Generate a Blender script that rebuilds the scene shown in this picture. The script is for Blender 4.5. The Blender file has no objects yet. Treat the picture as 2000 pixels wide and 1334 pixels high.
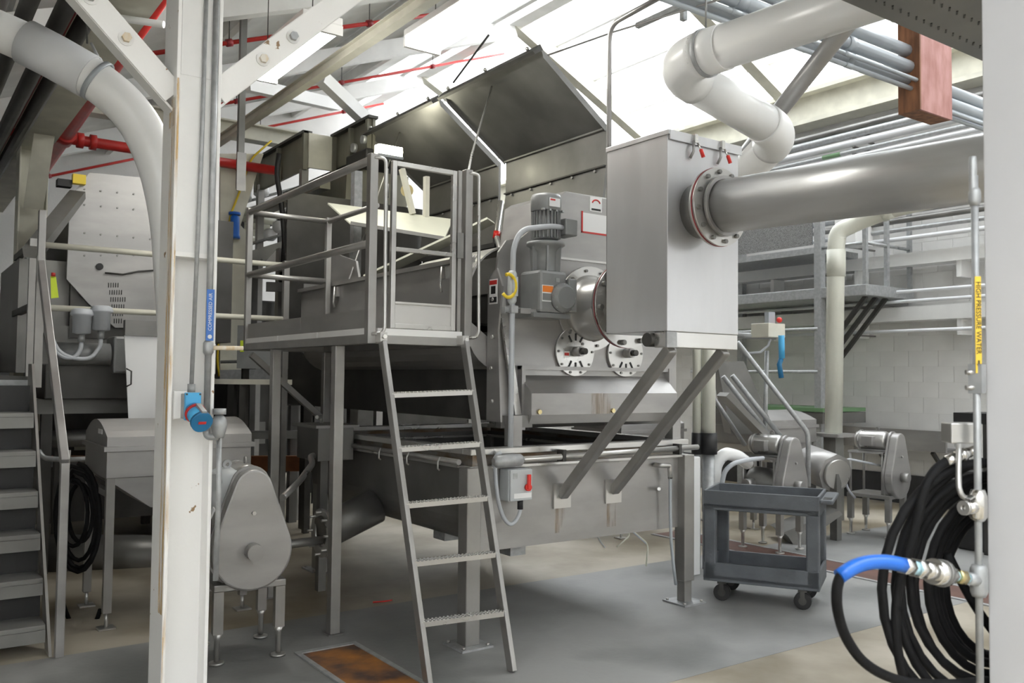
import bpy, math, random
from mathutils import Vector as V, Matrix
random.seed(7)
sc = bpy.context.scene
col = sc.collection
# ---------------------------------------------------------------- camera
# world X runs along the tank front, world Y away along the platform side, Z up (metres)
F = 1720.0; HC = 1.6
PITCH = math.radians(2.36); ROLL = math.radians(0.6); HEAD = math.radians(35.5)
_fw = V((math.sin(HEAD), math.cos(HEAD), 0)); _rt = V((math.cos(HEAD), -math.sin(HEAD), 0)); _up = V((0, 0, 1))
_f = _fw*math.cos(PITCH) + _up*math.sin(PITCH); _u = _up*math.cos(PITCH) - _fw*math.sin(PITCH)
_R = _rt*math.cos(ROLL) + _u*math.sin(ROLL); _U = _u*math.cos(ROLL) - _rt*math.sin(ROLL)
CAM = V((0, 0, HC))
cd = bpy.data.cameras.new('camera'); cam = bpy.data.objects.new('camera', cd); col.objects.link(cam)
cd.sensor_width = 36.0; cd.lens = F/2000*36.0; cd.clip_end = 200
cam.matrix_world = Matrix(((_R.x, _U.x, -_f.x, 0), (_R.y, _U.y, -_f.y, 0), (_R.z, _U.z, -_f.z, HC), (0, 0, 0, 1)))
cd.dof.use_dof = True; cd.dof.focus_distance = 4.6; cd.dof.aperture_fstop = 5.6
sc.camera = cam
def P(px, py, **k):
    """point of the building seen at a photo pixel, on a plane x=, y=, z= or at a depth d="""
    d = _f + _R*(px-1000)/F - _U*(py-667)/F
    a, v = next(iter(k.items()))
    t = v if a == 'd' else (v - CAM['xyz'.index(a)])/d['xyz'.index(a)]
    return CAM + d*t
# ---------------------------------------------------------------- world, light, exposure
w = bpy.data.worlds.new('overcast sky'); sc.world = w; w.use_nodes = True
bg = w.node_tree.nodes['Background']; bg.inputs[0].default_value = (0.93, 0.97, 1.0, 1); bg.inputs[1].default_value = 2.8
vs = sc.view_settings; vs.view_transform = 'Standard'; vs.look = 'None'; vs.gamma = 1; vs.use_curve_mapping = False
vs.exposure = 1.5
def area(name, loc, rot, sx, sy, power, colr=(1, 1, 1)):
    l = bpy.data.lights.new(name, 'AREA'); l.shape = 'RECTANGLE'; l.size = sx; l.size_y = sy; l.energy = power; l.color = colr
    o = bpy.data.objects.new(name, l); col.objects.link(o); o.location = loc; o.rotation_euler = rot; return o
# ---------------------------------------------------------------- materials
M = {}
def mat(name, c, rough=0.5, metal=0.0, var=0.0, scale=6.0, c2=None, bump=0.0, bscale=40.0, stretch=None, spec=0.5, emit=0.0, trans=0.0, lo=0.4, hi=0.65, rvar=0.0):
    m = bpy.data.materials.new(name); m.use_nodes = True; nt = m.node_tree; b = nt.nodes['Principled BSDF']
    b.inputs['Base Color'].default_value = (*c, 1); b.inputs['Roughness'].default_value = rough; b.inputs['Metallic'].default_value = metal
    b.inputs['Specular IOR Level'].default_value = spec
    if trans: b.inputs['Transmission Weight'].default_value = trans
    if emit: b.inputs['Emission Color'].default_value = (*c, 1); b.inputs['Emission Strength'].default_value = emit
    if var or c2 or bump or rvar:
        tc = nt.nodes.new('ShaderNodeTexCoord'); mp = nt.nodes.new('ShaderNodeMapping'); nt.links.new(tc.outputs['Object'], mp.inputs[0])
        if stretch: mp.inputs['Scale'].default_value = stretch
        n = nt.nodes.new('ShaderNodeTexNoise'); n.inputs['Scale'].default_value = scale; n.inputs['Detail'].default_value = 6; nt.links.new(mp.outputs[0], n.inputs[0])
        if var or c2:
            r = nt.nodes.new('ShaderNodeValToRGB'); r.color_ramp.elements[0].position = lo; r.color_ramp.elements[1].position = hi
            a = c2 if c2 else tuple(x*(1-var) for x in c)
            r.color_ramp.elements[0].color = (*a, 1); r.color_ramp.elements[1].color = (*c, 1)
            nt.links.new(n.outputs[0], r.inputs[0]); nt.links.new(r.outputs[0], b.inputs['Base Color'])
        if rvar:
            mr = nt.nodes.new('ShaderNodeMapRange'); mr.inputs['From Min'].default_value = .3; mr.inputs['From Max'].default_value = .7
            mr.inputs['To Min'].default_value = rough-rvar; mr.inputs['To Max'].default_value = rough+rvar
            nt.links.new(n.outputs[0], mr.inputs[0]); nt.links.new(mr.outputs[0], b.inputs['Roughness'])
        if bump:
            n2 = nt.nodes.new('ShaderNodeTexNoise'); n2.inputs['Scale'].default_value = bscale; n2.inputs['Detail'].default_value = 4; nt.links.new(mp.outputs[0], n2.inputs[0])
            bp = nt.nodes.new('ShaderNodeBump'); bp.inputs['Strength'].default_value = bump; bp.inputs['Distance'].default_value = .01
            nt.links.new(n2.outputs[0], bp.inputs['Height']); nt.links.new(bp.outputs[0], b.inputs['Normal'])
    M[name] = m; return m
mat('steel_box_lit', (.60, .60, .61), .36, .6, var=.12, scale=1.2, rvar=.06, stretch=(3, 3, .6))  # lighter than the machine steel: the box's stronger light is put into the colour
mat('steel', (.41, .40, .39), .40, .6, var=.22, scale=1.6, rvar=.08, stretch=(1, 1, 3))
mat('steel_bright', (.58, .57, .55), .30, .75, var=.12, scale=2.0, rvar=.06)
mat('steel_dull', (.26, .255, .245), .45, .6, var=.25, scale=2.5, rvar=.08)
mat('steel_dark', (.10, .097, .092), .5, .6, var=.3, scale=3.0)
mat('steel_tube', (.36, .35, .335), .40, .65, var=.15, scale=5.0)
mat('galv', (.46, .47, .475), .5, .5, var=.18, scale=25)
mat('steel_duct', (.60, .60, .60), .38, .7, var=.15, scale=2, rvar=.08, stretch=(4, .5, 4))
mat('steel_olive', (.27, .26, .21), .5, .5, var=.25, scale=2)
mat('rim_rust', (.30, .285, .26), .5, .5, c2=(.20, .13, .075), scale=5, stretch=(1, 1, 3), lo=.35, hi=.6)
mat('chrome', (.75, .74, .72), .18, 1.0)
mat('brass', (.62, .52, .28), .3, 1.0)
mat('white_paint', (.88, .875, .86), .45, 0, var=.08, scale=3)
mat('white_chipped', (.90, .89, .87), .42, 0, c2=(.30, .19, .10), scale=13, lo=.285, hi=.30, bump=.05)
mat('rust_stain', (.66, .48, .25), .6, 0, c2=(.78, .74, .66), scale=7, stretch=(4, 4, .6), lo=.38, hi=.66)
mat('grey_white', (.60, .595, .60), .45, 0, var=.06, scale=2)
mat('cream_paint', (.72, .70, .60), .5, 0, var=.15, scale=4)
mat('roof_paint', (.84, .84, .82), .7, 0, var=.12, scale=2.5)
mat('wall_paint', (.74, .73, .71), .65, 0, var=.10, scale=1.5, bump=.2, bscale=30)
mat('mortar', (.66, .65, .62), .7)
mat('wall_dark', (.055, .055, .06), .6, 0, var=.3, scale=3)
mat('pvc', (.88, .88, .87), .28, 0, var=.05, scale=2, spec=.5)
mat('pvc_cream', (.75, .75, .66), .35, 0, var=.06, scale=3)
mat('pvc_grey', (.68, .69, .71), .35, 0, var=.05, scale=3)
mat('motor_grey', (.27, .275, .275), .42, .2, var=.12, scale=8)
mat('conduit_grey', (.47, .49, .52), .45)
mat('conduit_blue', (.40, .43, .46), .42, .2)
mat('box_grey', (.50, .52, .53), .45)
mat('red', (.62, .035, .03), .4, 0, var=.2, scale=6)
mat('red_bright', (.75, .03, .02), .35)
mat('red_dull', (.36, .035, .045), .5, 0, var=.3, scale=8)
mat('yellow', (.85, .62, .04), .45)
mat('label_yellow', (.80, .54, .05), .5)
mat('hivis', (.70, .85, .05), .5)
mat('orange', (.80, .22, .03), .45)
mat('label_white', (.80, .80, .80), .4)
mat('label_blue', (.06, .18, .55), .4)
mat('ink', (.02, .02, .02), .5)
mat('blue', (.02, .14, .58), .32)
mat('blue_light', (.08, .42, .75), .4)
mat('blue_deep', (.02, .17, .36), .4)
mat('tape', (.45, .70, .80), .5)
mat('rubber', (.010, .010, .011), .7, 0, var=.3, scale=20, bump=.1, bscale=120, spec=.22)
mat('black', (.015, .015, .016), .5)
mat('cart_grey', (.115, .125, .14), .55, 0, var=.25, scale=6, bump=.15, bscale=60)
mat('concrete', (.285, .285, .278), .5, 0, c2=(.165, .168, .165), scale=1.5, lo=.34, hi=.58, bump=.15, bscale=25, rvar=.12)
mat('floor_tan', (.41, .37, .30), .5, 0, c2=(.20, .165, .11), scale=1.3, lo=.35, hi=.62, bump=.12, bscale=20, rvar=.1)
mat('rust_plate', (.42, .17, .035), .6, 0, c2=(.085, .05, .04), scale=3.2, lo=.40, hi=.62, bump=.3, bscale=30)
mat('drain_red', (.155, .075, .055), .6, 0, var=.3, scale=3)
mat('wood_red', (.30, .13, .06), .7, 0, c2=(.14, .06, .03), scale=5, stretch=(3, 3, .5), lo=.35, hi=.65)
mat('wood_pink', (.50, .27, .25), .7, 0, c2=(.36, .16, .14), scale=5, stretch=(2, 2, .7), lo=.35, hi=.65)
mat('wood_orange', (.30, .11, .04), .7, 0, var=.3, scale=4)
mat('tray_cream', (.74, .74, .62), .45, 0, var=.06, scale=3)
mat('lamp', (1.0, .99, .93), .5, emit=9.0)
m = mat('glass_frost', (.95, .97, .98), .3)
_nt = m.node_tree; _tr = _nt.nodes.new('ShaderNodeBsdfTransparent'); _mx = _nt.nodes.new('ShaderNodeMixShader'); _mx.inputs[0].default_value = .10
_nt.links.new(_tr.outputs[0], _mx.inputs[1]); _nt.links.new(_nt.nodes['Principled BSDF'].outputs[0], _mx.inputs[2]); _nt.links.new(_mx.outputs[0], _nt.nodes['Material Output'].inputs[0])
m = mat('drip', (.42, .27, .14), .6, 0)
_nt = m.node_tree; _tc = _nt.nodes.new('ShaderNodeTexCoord'); _mp = _nt.nodes.new('ShaderNodeMapping'); _mp.inputs['Scale'].default_value = (9, 9, 1.2); _nz = _nt.nodes.new('ShaderNodeTexNoise'); _nz.inputs['Scale'].default_value = 4
_rm = _nt.nodes.new('ShaderNodeMapRange'); _rm.inputs['From Min'].default_value = .4; _rm.inputs['From Max'].default_value = .75; _rm.inputs['To Max'].default_value = .28
_tr = _nt.nodes.new('ShaderNodeBsdfTransparent'); _mx = _nt.nodes.new('ShaderNodeMixShader')
_nt.links.new(_tc.outputs['Object'], _mp.inputs[0]); _nt.links.new(_mp.outputs[0], _nz.inputs[0]); _nt.links.new(_nz.outputs[0], _rm.inputs[0]); _nt.links.new(_rm.outputs[0], _mx.inputs[0])
_nt.links.new(_tr.outputs[0], _mx.inputs[1]); _nt.links.new(_nt.nodes['Principled BSDF'].outputs[0], _mx.inputs[2]); _nt.links.new(_mx.outputs[0], _nt.nodes['Material Output'].inputs[0])
m = mat('rust_run', (.72, .44, .13), .6, 0)
_nt = m.node_tree; _tc = _nt.nodes.new('ShaderNodeTexCoord'); _mp = _nt.nodes.new('ShaderNodeMapping'); _mp.inputs['Scale'].default_value = (12, 12, .7); _nz = _nt.nodes.new('ShaderNodeTexNoise'); _nz.inputs['Scale'].default_value = 4
_rm = _nt.nodes.new('ShaderNodeMapRange'); _rm.inputs['From Min'].default_value = .42; _rm.inputs['From Max'].default_value = .7; _rm.inputs['To Max'].default_value = .7
_tr = _nt.nodes.new('ShaderNodeBsdfTransparent'); _mx = _nt.nodes.new('ShaderNodeMixShader')
_nt.links.new(_tc.outputs['Object'], _mp.inputs[0]); _nt.links.new(_mp.outputs[0], _nz.inputs[0]); _nt.links.new(_nz.outputs[0], _rm.inputs[0]); _nt.links.new(_rm.outputs[0], _mx.inputs[0])
_nt.links.new(_tr.outputs[0], _mx.inputs[1]); _nt.links.new(_nt.nodes['Principled BSDF'].outputs[0], _mx.inputs[2]); _nt.links.new(_mx.outputs[0], _nt.nodes['Material Output'].inputs[0])
mat('lamp_warm', (1.0, .97, .76), .5, emit=16.0)
mat('green_belt', (.13, .24, .12), .5)
mat('perf', (.42, .42, .42), .5, .7, c2=(.10, .10, .10), scale=160, lo=.42, hi=.5)
# ---------------------------------------------------------------- mesh helpers
def frame(ax, hint=None):
    a = V(ax).normalized(); h = V(hint) if hint else (V((0, 0, 1)) if abs(a.z) < .9 else V((1, 0, 0)))
    s = a.cross(h).normalized(); return a, s, s.cross(a).normalized()
class MB:
    def __init__(s): s.v = []; s.f = []; s.s = []
    def add(s, vs_, fs, sm=False):
        k = len(s.v); s.v += [V(p) for p in vs_]
        for q in fs: s.f.append([i+k for i in q]); s.s.append(sm)
        return s
    def box(s, x0, x1, y0, y1, z0, z1):
        p = [(x0,y0,z0),(x1,y0,z0),(x1,y1,z0),(x0,y1,z0),(x0,y0,z1),(x1,y0,z1),(x1,y1,z1),(x0,y1,z1)]
        return s.add(p, [(3,2,1,0),(4,5,6,7),(0,1,5,4),(1,2,6,5),(2,3,7,6),(3,0,4,7)])
    def bar(s, p, q, wd, ht=None, up=None):
        p = V(p); q = V(q); ht = ht or wd; a, b, c = frame(q-p, up)
        vv = [e + b*(i*wd/2) + c*(j*ht/2) for e in (p, q) for i, j in ((-1,-1),(1,-1),(1,1),(-1,1))]
        return s.add(vv, [(3,2,1,0),(4,5,6,7),(0,1,5,4),(1,2,6,5),(2,3,7,6),(3,0,4,7)])
    def prism(s, poly, o, ux, uy, ext, sm=False):
        o = V(o); ux = V(ux); uy = V(uy); e = V(ext); n = len(poly)
        a = [o+ux*p[0]+uy*p[1] for p in poly]; b = [p+e for p in a]
        if ux.cross(uy).dot(e) < 0: a, b = b, a
        s.add(a+b, [tuple(range(n-1,-1,-1)), tuple(range(n,2*n))]); k = len(s.v)-2*n
        for i in range(n): s.f.append([k+i, k+(i+1)%n, k+n+(i+1)%n, k+n+i]); s.s.append(sm)
        # orient: polygon winding may be cw; fixed in build with recalculation
        return s
    def cyl(s, p, q, r, r2=None, n=16, caps=True):
        p = V(p); q = V(q); r2 = r if r2 is None else r2; a, b, c = frame(q-p); k = len(s.v)
        for e, rr in ((p, r), (q, r2)):
            for i in range(n):
                t = 2*math.pi*i/n; s.v.append(e + b*(math.cos(t)*rr) + c*(math.sin(t)*rr))
        for i in range(n): s.f.append([k+i, k+(i+1)%n, k+n+(i+1)%n, k+n+i]); s.s.append(True)
        if caps: s.f.append([k+i for i in range(n)][::-1]); s.s.append(False); s.f.append([k+n+i for i in range(n)]); s.s.append(False)
        return s
    def lathe(s, prof, p, ax, n=20, sharp=False):
        p = V(p); a, b, c = frame(ax); k = len(s.v); m = len(prof)
        for r, t in prof:
            for i in range(n):
                an = 2*math.pi*i/n; s.v.append(p + a*t + b*(math.cos(an)*r) + c*(math.sin(an)*r))
        for j in range(m-1):
            for i in range(n): s.f.append([k+j*n+i, k+j*n+(i+1)%n, k+(j+1)*n+(i+1)%n, k+(j+1)*n+i]); s.s.append(not sharp)
        s.f.append([k+i for i in range(n)][::-1]); s.s.append(False); s.f.append([k+(m-1)*n+i for i in range(n)]); s.s.append(False)
        return s
    def tube(s, pts, r, n=10, fil=0.0, seg=6, closed=False, caps=True):
        pts = [V(p) for p in pts]
        if fil and len(pts) > 2:
            out = [pts[0]]
            for i in range(1, len(pts)-1):
                a = pts[i-1]-pts[i]; b = pts[i+1]-pts[i]; d = min(fil, a.length*.49, b.length*.49)
                A = pts[i]+a.normalized()*d; B = pts[i]+b.normalized()*d
                for j in range(seg+1):
                    t = j/seg; out.append(A*(1-t)**2 + pts[i]*(2*t*(1-t)) + B*t*t)
            out.append(pts[-1]); pts = out
        m = len(pts); k = len(s.v); pb = None
        for i, p in enumerate(pts):
            if closed: d = pts[(i+1) % m]-pts[i-1]
            else: d = pts[min(i+1, m-1)]-pts[max(i-1, 0)]
            a = d.normalized()
            if pb is None: _, b, c = frame(a)
            else:
                b = (pb - a*pb.dot(a))
                if b.length < 1e-6: _, b, c = frame(a)
                b = b.normalized(); c = b.cross(a)
            pb = b
            for q in range(n):
                t = 2*math.pi*q/n; s.v.append(p + b*(math.cos(t)*r) + c*(math.sin(t)*r))
        for i in range(m if closed else m-1):
            j = (i+1) % m
            for q in range(n): s.f.append([k+i*n+q, k+i*n+(q+1)%n, k+j*n+(q+1)%n, k+j*n+q]); s.s.append(True)
        if caps and not closed: s.f.append([k+q for q in range(n)][::-1]); s.s.append(False); s.f.append([k+(m-1)*n+q for q in range(n)]); s.s.append(False)
        return s
    def ring(s, c, ax, ri, ro, t, n=28):
        c = V(c); a, b, d = frame(ax); k = len(s.v)
        for r, h in ((ri, 0), (ro, 0), (ro, t), (ri, t)):
            for i in range(n):
                an = 2*math.pi*i/n; s.v.append(c + a*h + b*(math.cos(an)*r) + d*(math.sin(an)*r))
        for j in range(4):
            for i in range(n): s.f.append([k+j*n+i, k+j*n+(i+1)%n, k+((j+1)%4)*n+(i+1)%n, k+((j+1)%4)*n+i]); s.s.append(j in (1, 3))
        return s
    def ball(s, c, r, n=10, sz=1.0):
        c = V(c); m = n//2; k = len(s.v)
        for j in range(1, m):
            for i in range(n):
                th = math.pi*j/m; ph = 2*math.pi*i/n; s.v.append(c+V((r*math.sin(th)*math.cos(ph), r*math.sin(th)*math.sin(ph), r*sz*math.cos(th))))
        s.v += [c+V((0,0,r*sz)), c-V((0,0,r*sz))]; T = len(s.v)-2
        for j in range(m-2):
            for i in range(n): s.f.append([k+j*n+i, k+(j+1)*n+i, k+(j+1)*n+(i+1)%n, k+j*n+(i+1)%n]); s.s.append(True)
        for i in range(n):
            s.f.append([T, k+i, k+(i+1)%n]); s.s.append(True); s.f.append([T+1, k+(m-2)*n+(i+1)%n, k+(m-2)*n+i]); s.s.append(True)
        return s
import bmesh
ORG = {}
def build(mb, name, material, parent=None, bev=0.0, at=None):
    """one mesh object; parts keep their thing's origin, top-level ones sit at their own base"""
    if parent is not None: org = ORG.get(parent.name, V((0, 0, 0)))
    else:
        if at is not None: org = V(at)
        else:
            xs = [p.x for p in mb.v]; ys = [p.y for p in mb.v]; zs = [p.z for p in mb.v]
            org = V(((min(xs)+max(xs))/2, (min(ys)+max(ys))/2, min(zs)))
    me = bpy.data.meshes.new(name); me.from_pydata([tuple(p-org) for p in mb.v], [], mb.f)
    for p, sm in zip(me.polygons, mb.s): p.use_smooth = sm
    bm = bmesh.new(); bm.from_mesh(me); bmesh.ops.recalc_face_normals(bm, faces=bm.faces); bm.to_mesh(me); bm.free()
    me.materials.append(M[material] if isinstance(material, str) else material)
    o = bpy.data.objects.new(name, me); col.objects.link(o)
    if parent is not None: o.parent = parent
    else: o.location = org
    ORG[o.name] = org
    if bev:
        b = o.modifiers.new('bevel', 'BEVEL'); b.width = bev; b.segments = 2; b.limit_method = 'ANGLE'; b.angle_limit = math.radians(50)
    return o
def thing(name, label, cat, loc=(0, 0, 0), group=None):
    o = bpy.data.objects.new(name, None); col.objects.link(o); o.location = loc; o.empty_display_size = .1
    ORG[o.name] = V(loc); return tag(o, label, cat, group)
def tag(o, label, cat, group=None):
    o['label'] = label; o['category'] = cat
    if group: o['group'] = group
    return o
def struct(mb, name, material, parent=None, bev=0, label=None):
    o = build(mb, name, material, parent, bev)
    if parent is None: o['kind'] = 'structure'
    if label: o['label'] = label
    return o
def copy_tree(o, parent=None, loc=None, rz=None):
    c = o.copy(); col.objects.link(c)
    if parent is not None: c.parent = parent
    if loc is not None: c.location = loc
    if rz is not None: c.rotation_euler = (0, 0, rz)
    for ch in list(o.children): copy_tree(ch, c)
    return c
def B(*a): return MB().box(*a)
def text(s, size, origin, ux, uy, material, parent, name='lettering', lift=.001, ext=.0006):
    cu = bpy.data.curves.new(name, 'FONT'); cu.body = s; cu.size = size; cu.align_x = 'CENTER'; cu.align_y = 'CENTER'; cu.extrude = ext; cu.resolution_u = 3
    t = bpy.data.objects.new(name, cu); col.objects.link(t); dg = bpy.context.evaluated_depsgraph_get()
    me = bpy.data.meshes.new_from_object(t.evaluated_get(dg)); bpy.data.objects.remove(t); bpy.data.curves.remove(cu)
    ux = V(ux).normalized(); uy = V(uy).normalized(); n = ux.cross(uy)
    org = ORG.get(parent.name, V((0, 0, 0)))
    o0 = V(origin)+n*lift-org
    for vv in me.vertices: vv.co = o0 + ux*vv.co.x + uy*vv.co.y + n*vv.co.z
    me.materials.clear(); me.materials.append(M[material]); me.name = name
    o = bpy.data.objects.new(name, me); col.objects.link(o); o.parent = parent; ORG[o.name] = org; return o
def arc(c, r, a0, a1, n): return [(c[0]+r*math.cos(a0+(a1-a0)*i/n), c[1]+r*math.sin(a0+(a1-a0)*i/n)) for i in range(n+1)]
X = V((1, 0, 0)); Y = V((0, 1, 0)); Z = V((0, 0, 1))
# ================================================================= THE SETTING
fl = struct(B(-9, 15, -5, 17, -.2, 0), 'floor', 'floor_tan')
struct(B(-9, 11, 3.35, 5.58, -.05, .002), 'walkway', 'concrete', fl, label='grey painted concrete walkway strip')
RZ, RX, RS = 7.34, 7.8, .374          # ridge height, ridge position, pitch of the opaque roof slope
def zr(x, off=0): return RZ - off - (RX-x)*RS
def PS(px, py, off=0):
    d = _f + _R*(px-1000)/F - _U*(py-667)/F
    t = (RZ-off-RX*RS-HC)/(d.z-RS*d.x); return CAM + d*t
RY = -.2  # front edge of the opaque roof
GX = 7.2   # from here up to the ridge the slope is glazed
ce = struct(MB().prism([(-5, zr(-5)), (GX, zr(GX)), (GX, zr(GX)+.12), (-5, zr(-5)+.12)], (0, RY, 0), X, Z, (0, 16.2-RY, 0)), 'ceiling', 'roof_paint')
for i in range(11):
    x = -3.6 + i*1.1
    struct(B(x-.04, x+.04, 1.2, 16.2, zr(x)-.2, zr(x)-.02), 'purlin', 'roof_paint', ce)
for y in (2.4, 5.2, 8.1, 11.0, 13.9):
    struct(MB().bar((-5, y, zr(-5)-.33), (RX, y, RZ-.33), .14, .24, up=(0, 0, 1)), 'rafter', 'white_paint', ce)
# glazed slope to the right of the ridge
EX, EZ = 11.0, 5.8
def zg(x): return RZ - (x-RX)*(RZ-EZ)/(EX-RX)
sk = struct(B(RX-.12, RX+.12, 1.2, 16.2, RZ-.3, RZ+.12), 'skylight', 'white_paint')
for y in (2.4, 5.2, 8.1, 11.0, 13.9):
    struct(MB().bar((RX, y, RZ-.16), (EX, y, EZ-.16), .18, .26, up=(0, 0, 1)), 'glazing_rafter', 'cream_paint', sk)
for j in range(5): struct(MB().prism([(GX, zr(GX)+.03), (RX-.1, zr(RX-.1)+.03), (RX-.1, zr(RX-.1)+.036), (GX, zr(GX)+.036)], (0, 1.22+j*3.0, 0), X, Z, (0, 2.96, 0)), 'pane', 'glass_frost', sk)
for k in range(1, 4):
    x = RX + (EX-RX)*k/4
    struct(B(x-.03, x+.03, 1.2, 16.2, zg(x)-.06, zg(x)+.02), 'glazing_bar', 'white_paint', sk)
for j in range(5):
    y0 = 1.2+j*3.0; x0, x1 = RX+.05, EX
    struct(MB().prism([(x0, zg(x0)+.03), (x1, zg(x1)+.03), (x1, zg(x1)+.036), (x0, zg(x0)+.036)], (0, y0+.02, 0), X, Z, (0, 2.96, 0)), 'pane', 'glass_frost', sk)
# far right wall of painted block, with its dark painted base
WX = 11.0
wr = struct(B(WX+.02, WX+.3, -4, 17, 0, EZ), 'wall_right', 'mortar')
struct(B(WX-.02, WX+.02, -4, 17, 0, .38), 'baseboard_right', 'wall_dark', wr, label='dark painted base of the block wall')
blk = None
for r in range(17):
    for c in range(17):
        y = 4.2 + c*.405 + (.2 if r % 2 else 0); z = .385 + r*.203
        if blk is None: blk = struct(B(WX+.014, WX+.02, y, y+.400, z, z+.198), 'block', 'wall_paint', wr); b0 = (y, z); bo = blk.location.copy()
        else:
            b = blk.copy(); col.objects.link(b); b.parent = wr; b.location = bo + V((0, y-b0[0], z-b0[1]))
rest = MB()
for r in range(26):
    for c in range(-20, 32):
        if r < 17 and 0 <= c < 17: continue
        y = 4.2 + c*.405 + (.2 if r % 2 else 0); z = .385 + r*.203
        rest.box(WX+.014, WX+.02, y, y+.400, z, z+.198)
o = struct(rest, 'blocks', 'wall_paint', wr); o['kind'] = 'stuff'
struct(B(-5.2, WX+.3, 16.2, 16.4, 0, 7.6), 'wall_back', 'wall_paint')
struct(B(-5.2, WX+.3, -5.2, -5.0, 0, 7.6), 'wall_front', 'wall_paint')
struct(B(-5.2, -5.0, -5.0, 16.2, 0, zr(-5)), 'wall_left', 'wall_paint')
# unseen glazed roof bay over the camera, added to bring in top light
fb = struct(B(RX-.1, RX+.1, -5, RY, RZ-.25, RZ+.1), 'added_skylight_bay', 'white_paint')
for j in range(5): struct(MB().bar((-5, -5+j*1.19, zr(-5)-.08), (RX, -5+j*1.19, RZ-.08), .08, .14, up=(0, 0, 1)), 'glazing_rafter', 'white_paint', fb)
for j in range(4): struct(MB().prism([(-5, zr(-5)), (RX, RZ), (RX, RZ+.006), (-5, zr(-5)+.006)], (0, -4.98+j*1.19, 0), X, Z, (0, 1.15, 0)), 'pane', 'glass_frost', fb)
struct(MB().prism([(RX, RZ), (EX, EZ), (EX, EZ+.1), (RX, RZ+.1)], (0, -5, 0), X, Z, (0, 6.2, 0)), 'roof_slope', 'roof_paint', fb)
# eave beams along the wall
em = thing('eave_beam', 'cream steel beam along the wall top under the skylight', 'beam', (10.8, 8, 5.2))
build(B(10.62, 10.98, 1.2, 16.2, 5.72, 5.78), 'flange', 'cream_paint', em); build(B(10.62, 10.98, 1.2, 16.2, 5.28, 5.34), 'flange', 'cream_paint', em)
build(B(10.77, 10.83, 1.2, 16.2, 5.34, 5.72), 'web', 'cream_paint', em)
# sprinkler branch lines under the roof slope
def sprk(px0, py0, px1, py1, r, label, off=.42):
    a = PS(px0, py0, off); b = PS(px1, py1, off); y = (a.y+b.y)/2
    d = thing('sprinkler_pipe', label, 'pipe', (a.x, y, zr(a.x, off)), 'sprinkler branch lines')
    build(MB().tube([(a.x-.8, y, zr(a.x-.8, off)), (b.x+1.0, y, zr(b.x+1.0, off))], r, 8), 'pipe', 'red', d)
    n = 0; x = a.x
    while x < b.x+.8:
        build(MB().cyl((x-.03, y, zr(x-.03, off)), (x+.03, y, zr(x+.03, off)), r*1.7, n=8), 'coupling', 'red_dull', d)
        build(MB().tube([(x, y, zr(x, off)+r), (x, y, zr(x, .03))], .006, 6), 'hanger_rod', 'steel_dark', d); x += 1.6
sprk(508, 251, 656, 221, .022, 'red sprinkler pipe under the roof, lowest of those behind the lifted hood')
sprk(454, 204, 899, 116, .022, 'red sprinkler pipe crossing behind the two fluorescent lamps')
sprk(447, 84, 855, 27, .024, 'red sprinkler pipe along the top edge above the left lamp')
sprk(93, 347, 277, 305, .022, 'thin red sprinkler pipe above the bolted grey panel machine')
# fluorescent fixtures
def lamp(c, L, wd, label):
    t = thing('fluorescent_lamp', label, 'lamp', c, 'fluorescent ceiling lamps'); x, y, z = c
    build(B(x-wd/2, x+wd/2, y-L/2, y+L/2, z+.07, z+.13), 'housing', 'white_paint', t, bev=.01)
    pr = [(-wd/2, .07), (-wd/2+.02, .02), (-wd/4, 0), (wd/4, 0), (wd/2-.02, .02), (wd/2, .07)]
    build(MB().prism(pr, (x, y-L/2+.03, z), X, Z, (0, L-.06, 0)), 'diffuser', 'lamp', t)
    for s in (-1, 1):
        build(B(x-wd/2, x+wd/2, y+s*(L/2-.015)-.015, y+s*(L/2-.015)+.015, z, z+.07), 'end_cap', 'white_paint', t)
        build(MB().tube([(x, y+s*L*.35, z+.13), (x, y+s*L*.35, zr(x))], .004, 6), 'chain', 'steel_dark', t)
lamp((3.16, 4.95, 4.0), 1.35, .30, 'lit fluorescent lamp nearer the lifted steel hood')
lamp((2.42, 6.35, 4.0), 1.30, .30, 'lit fluorescent lamp beside the white column brace')
# long beam and its columns
def hcol(name, label, cx, cy, sx, sy, z1, mats, tf=.014, z0=0):
    """H column, flanges facing -x and +x"""
    t = thing(name, label, 'column', (cx, cy, z0))
    for s in (-1, 1): build(B(cx+s*sx/2-(tf if s > 0 else 0), cx+s*sx/2+(0 if s > 0 else tf), cy-sy/2, cy+sy/2, z0, z1), 'flange', mats, t, bev=.003)
    build(B(cx-sx/2+tf, cx+sx/2-tf, cy-.006, cy+.006, z0, z1), 'web', mats, t)
    return t
bm_ = thing('roof_beam', 'white steel roof beam carried by the two left columns', 'beam', (1.07, 6, 3.66))
build(B(.95, 1.19, 1.2, 13, 3.66, 3.68), 'flange', 'cream_paint', bm_); build(B(.95, 1.19, 1.2, 13, 3.98, 4.0), 'flange', 'cream_paint', bm_)
build(B(1.06, 1.08, 1.2, 13, 3.68, 3.98), 'web', 'cream_paint', bm_)
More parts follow.
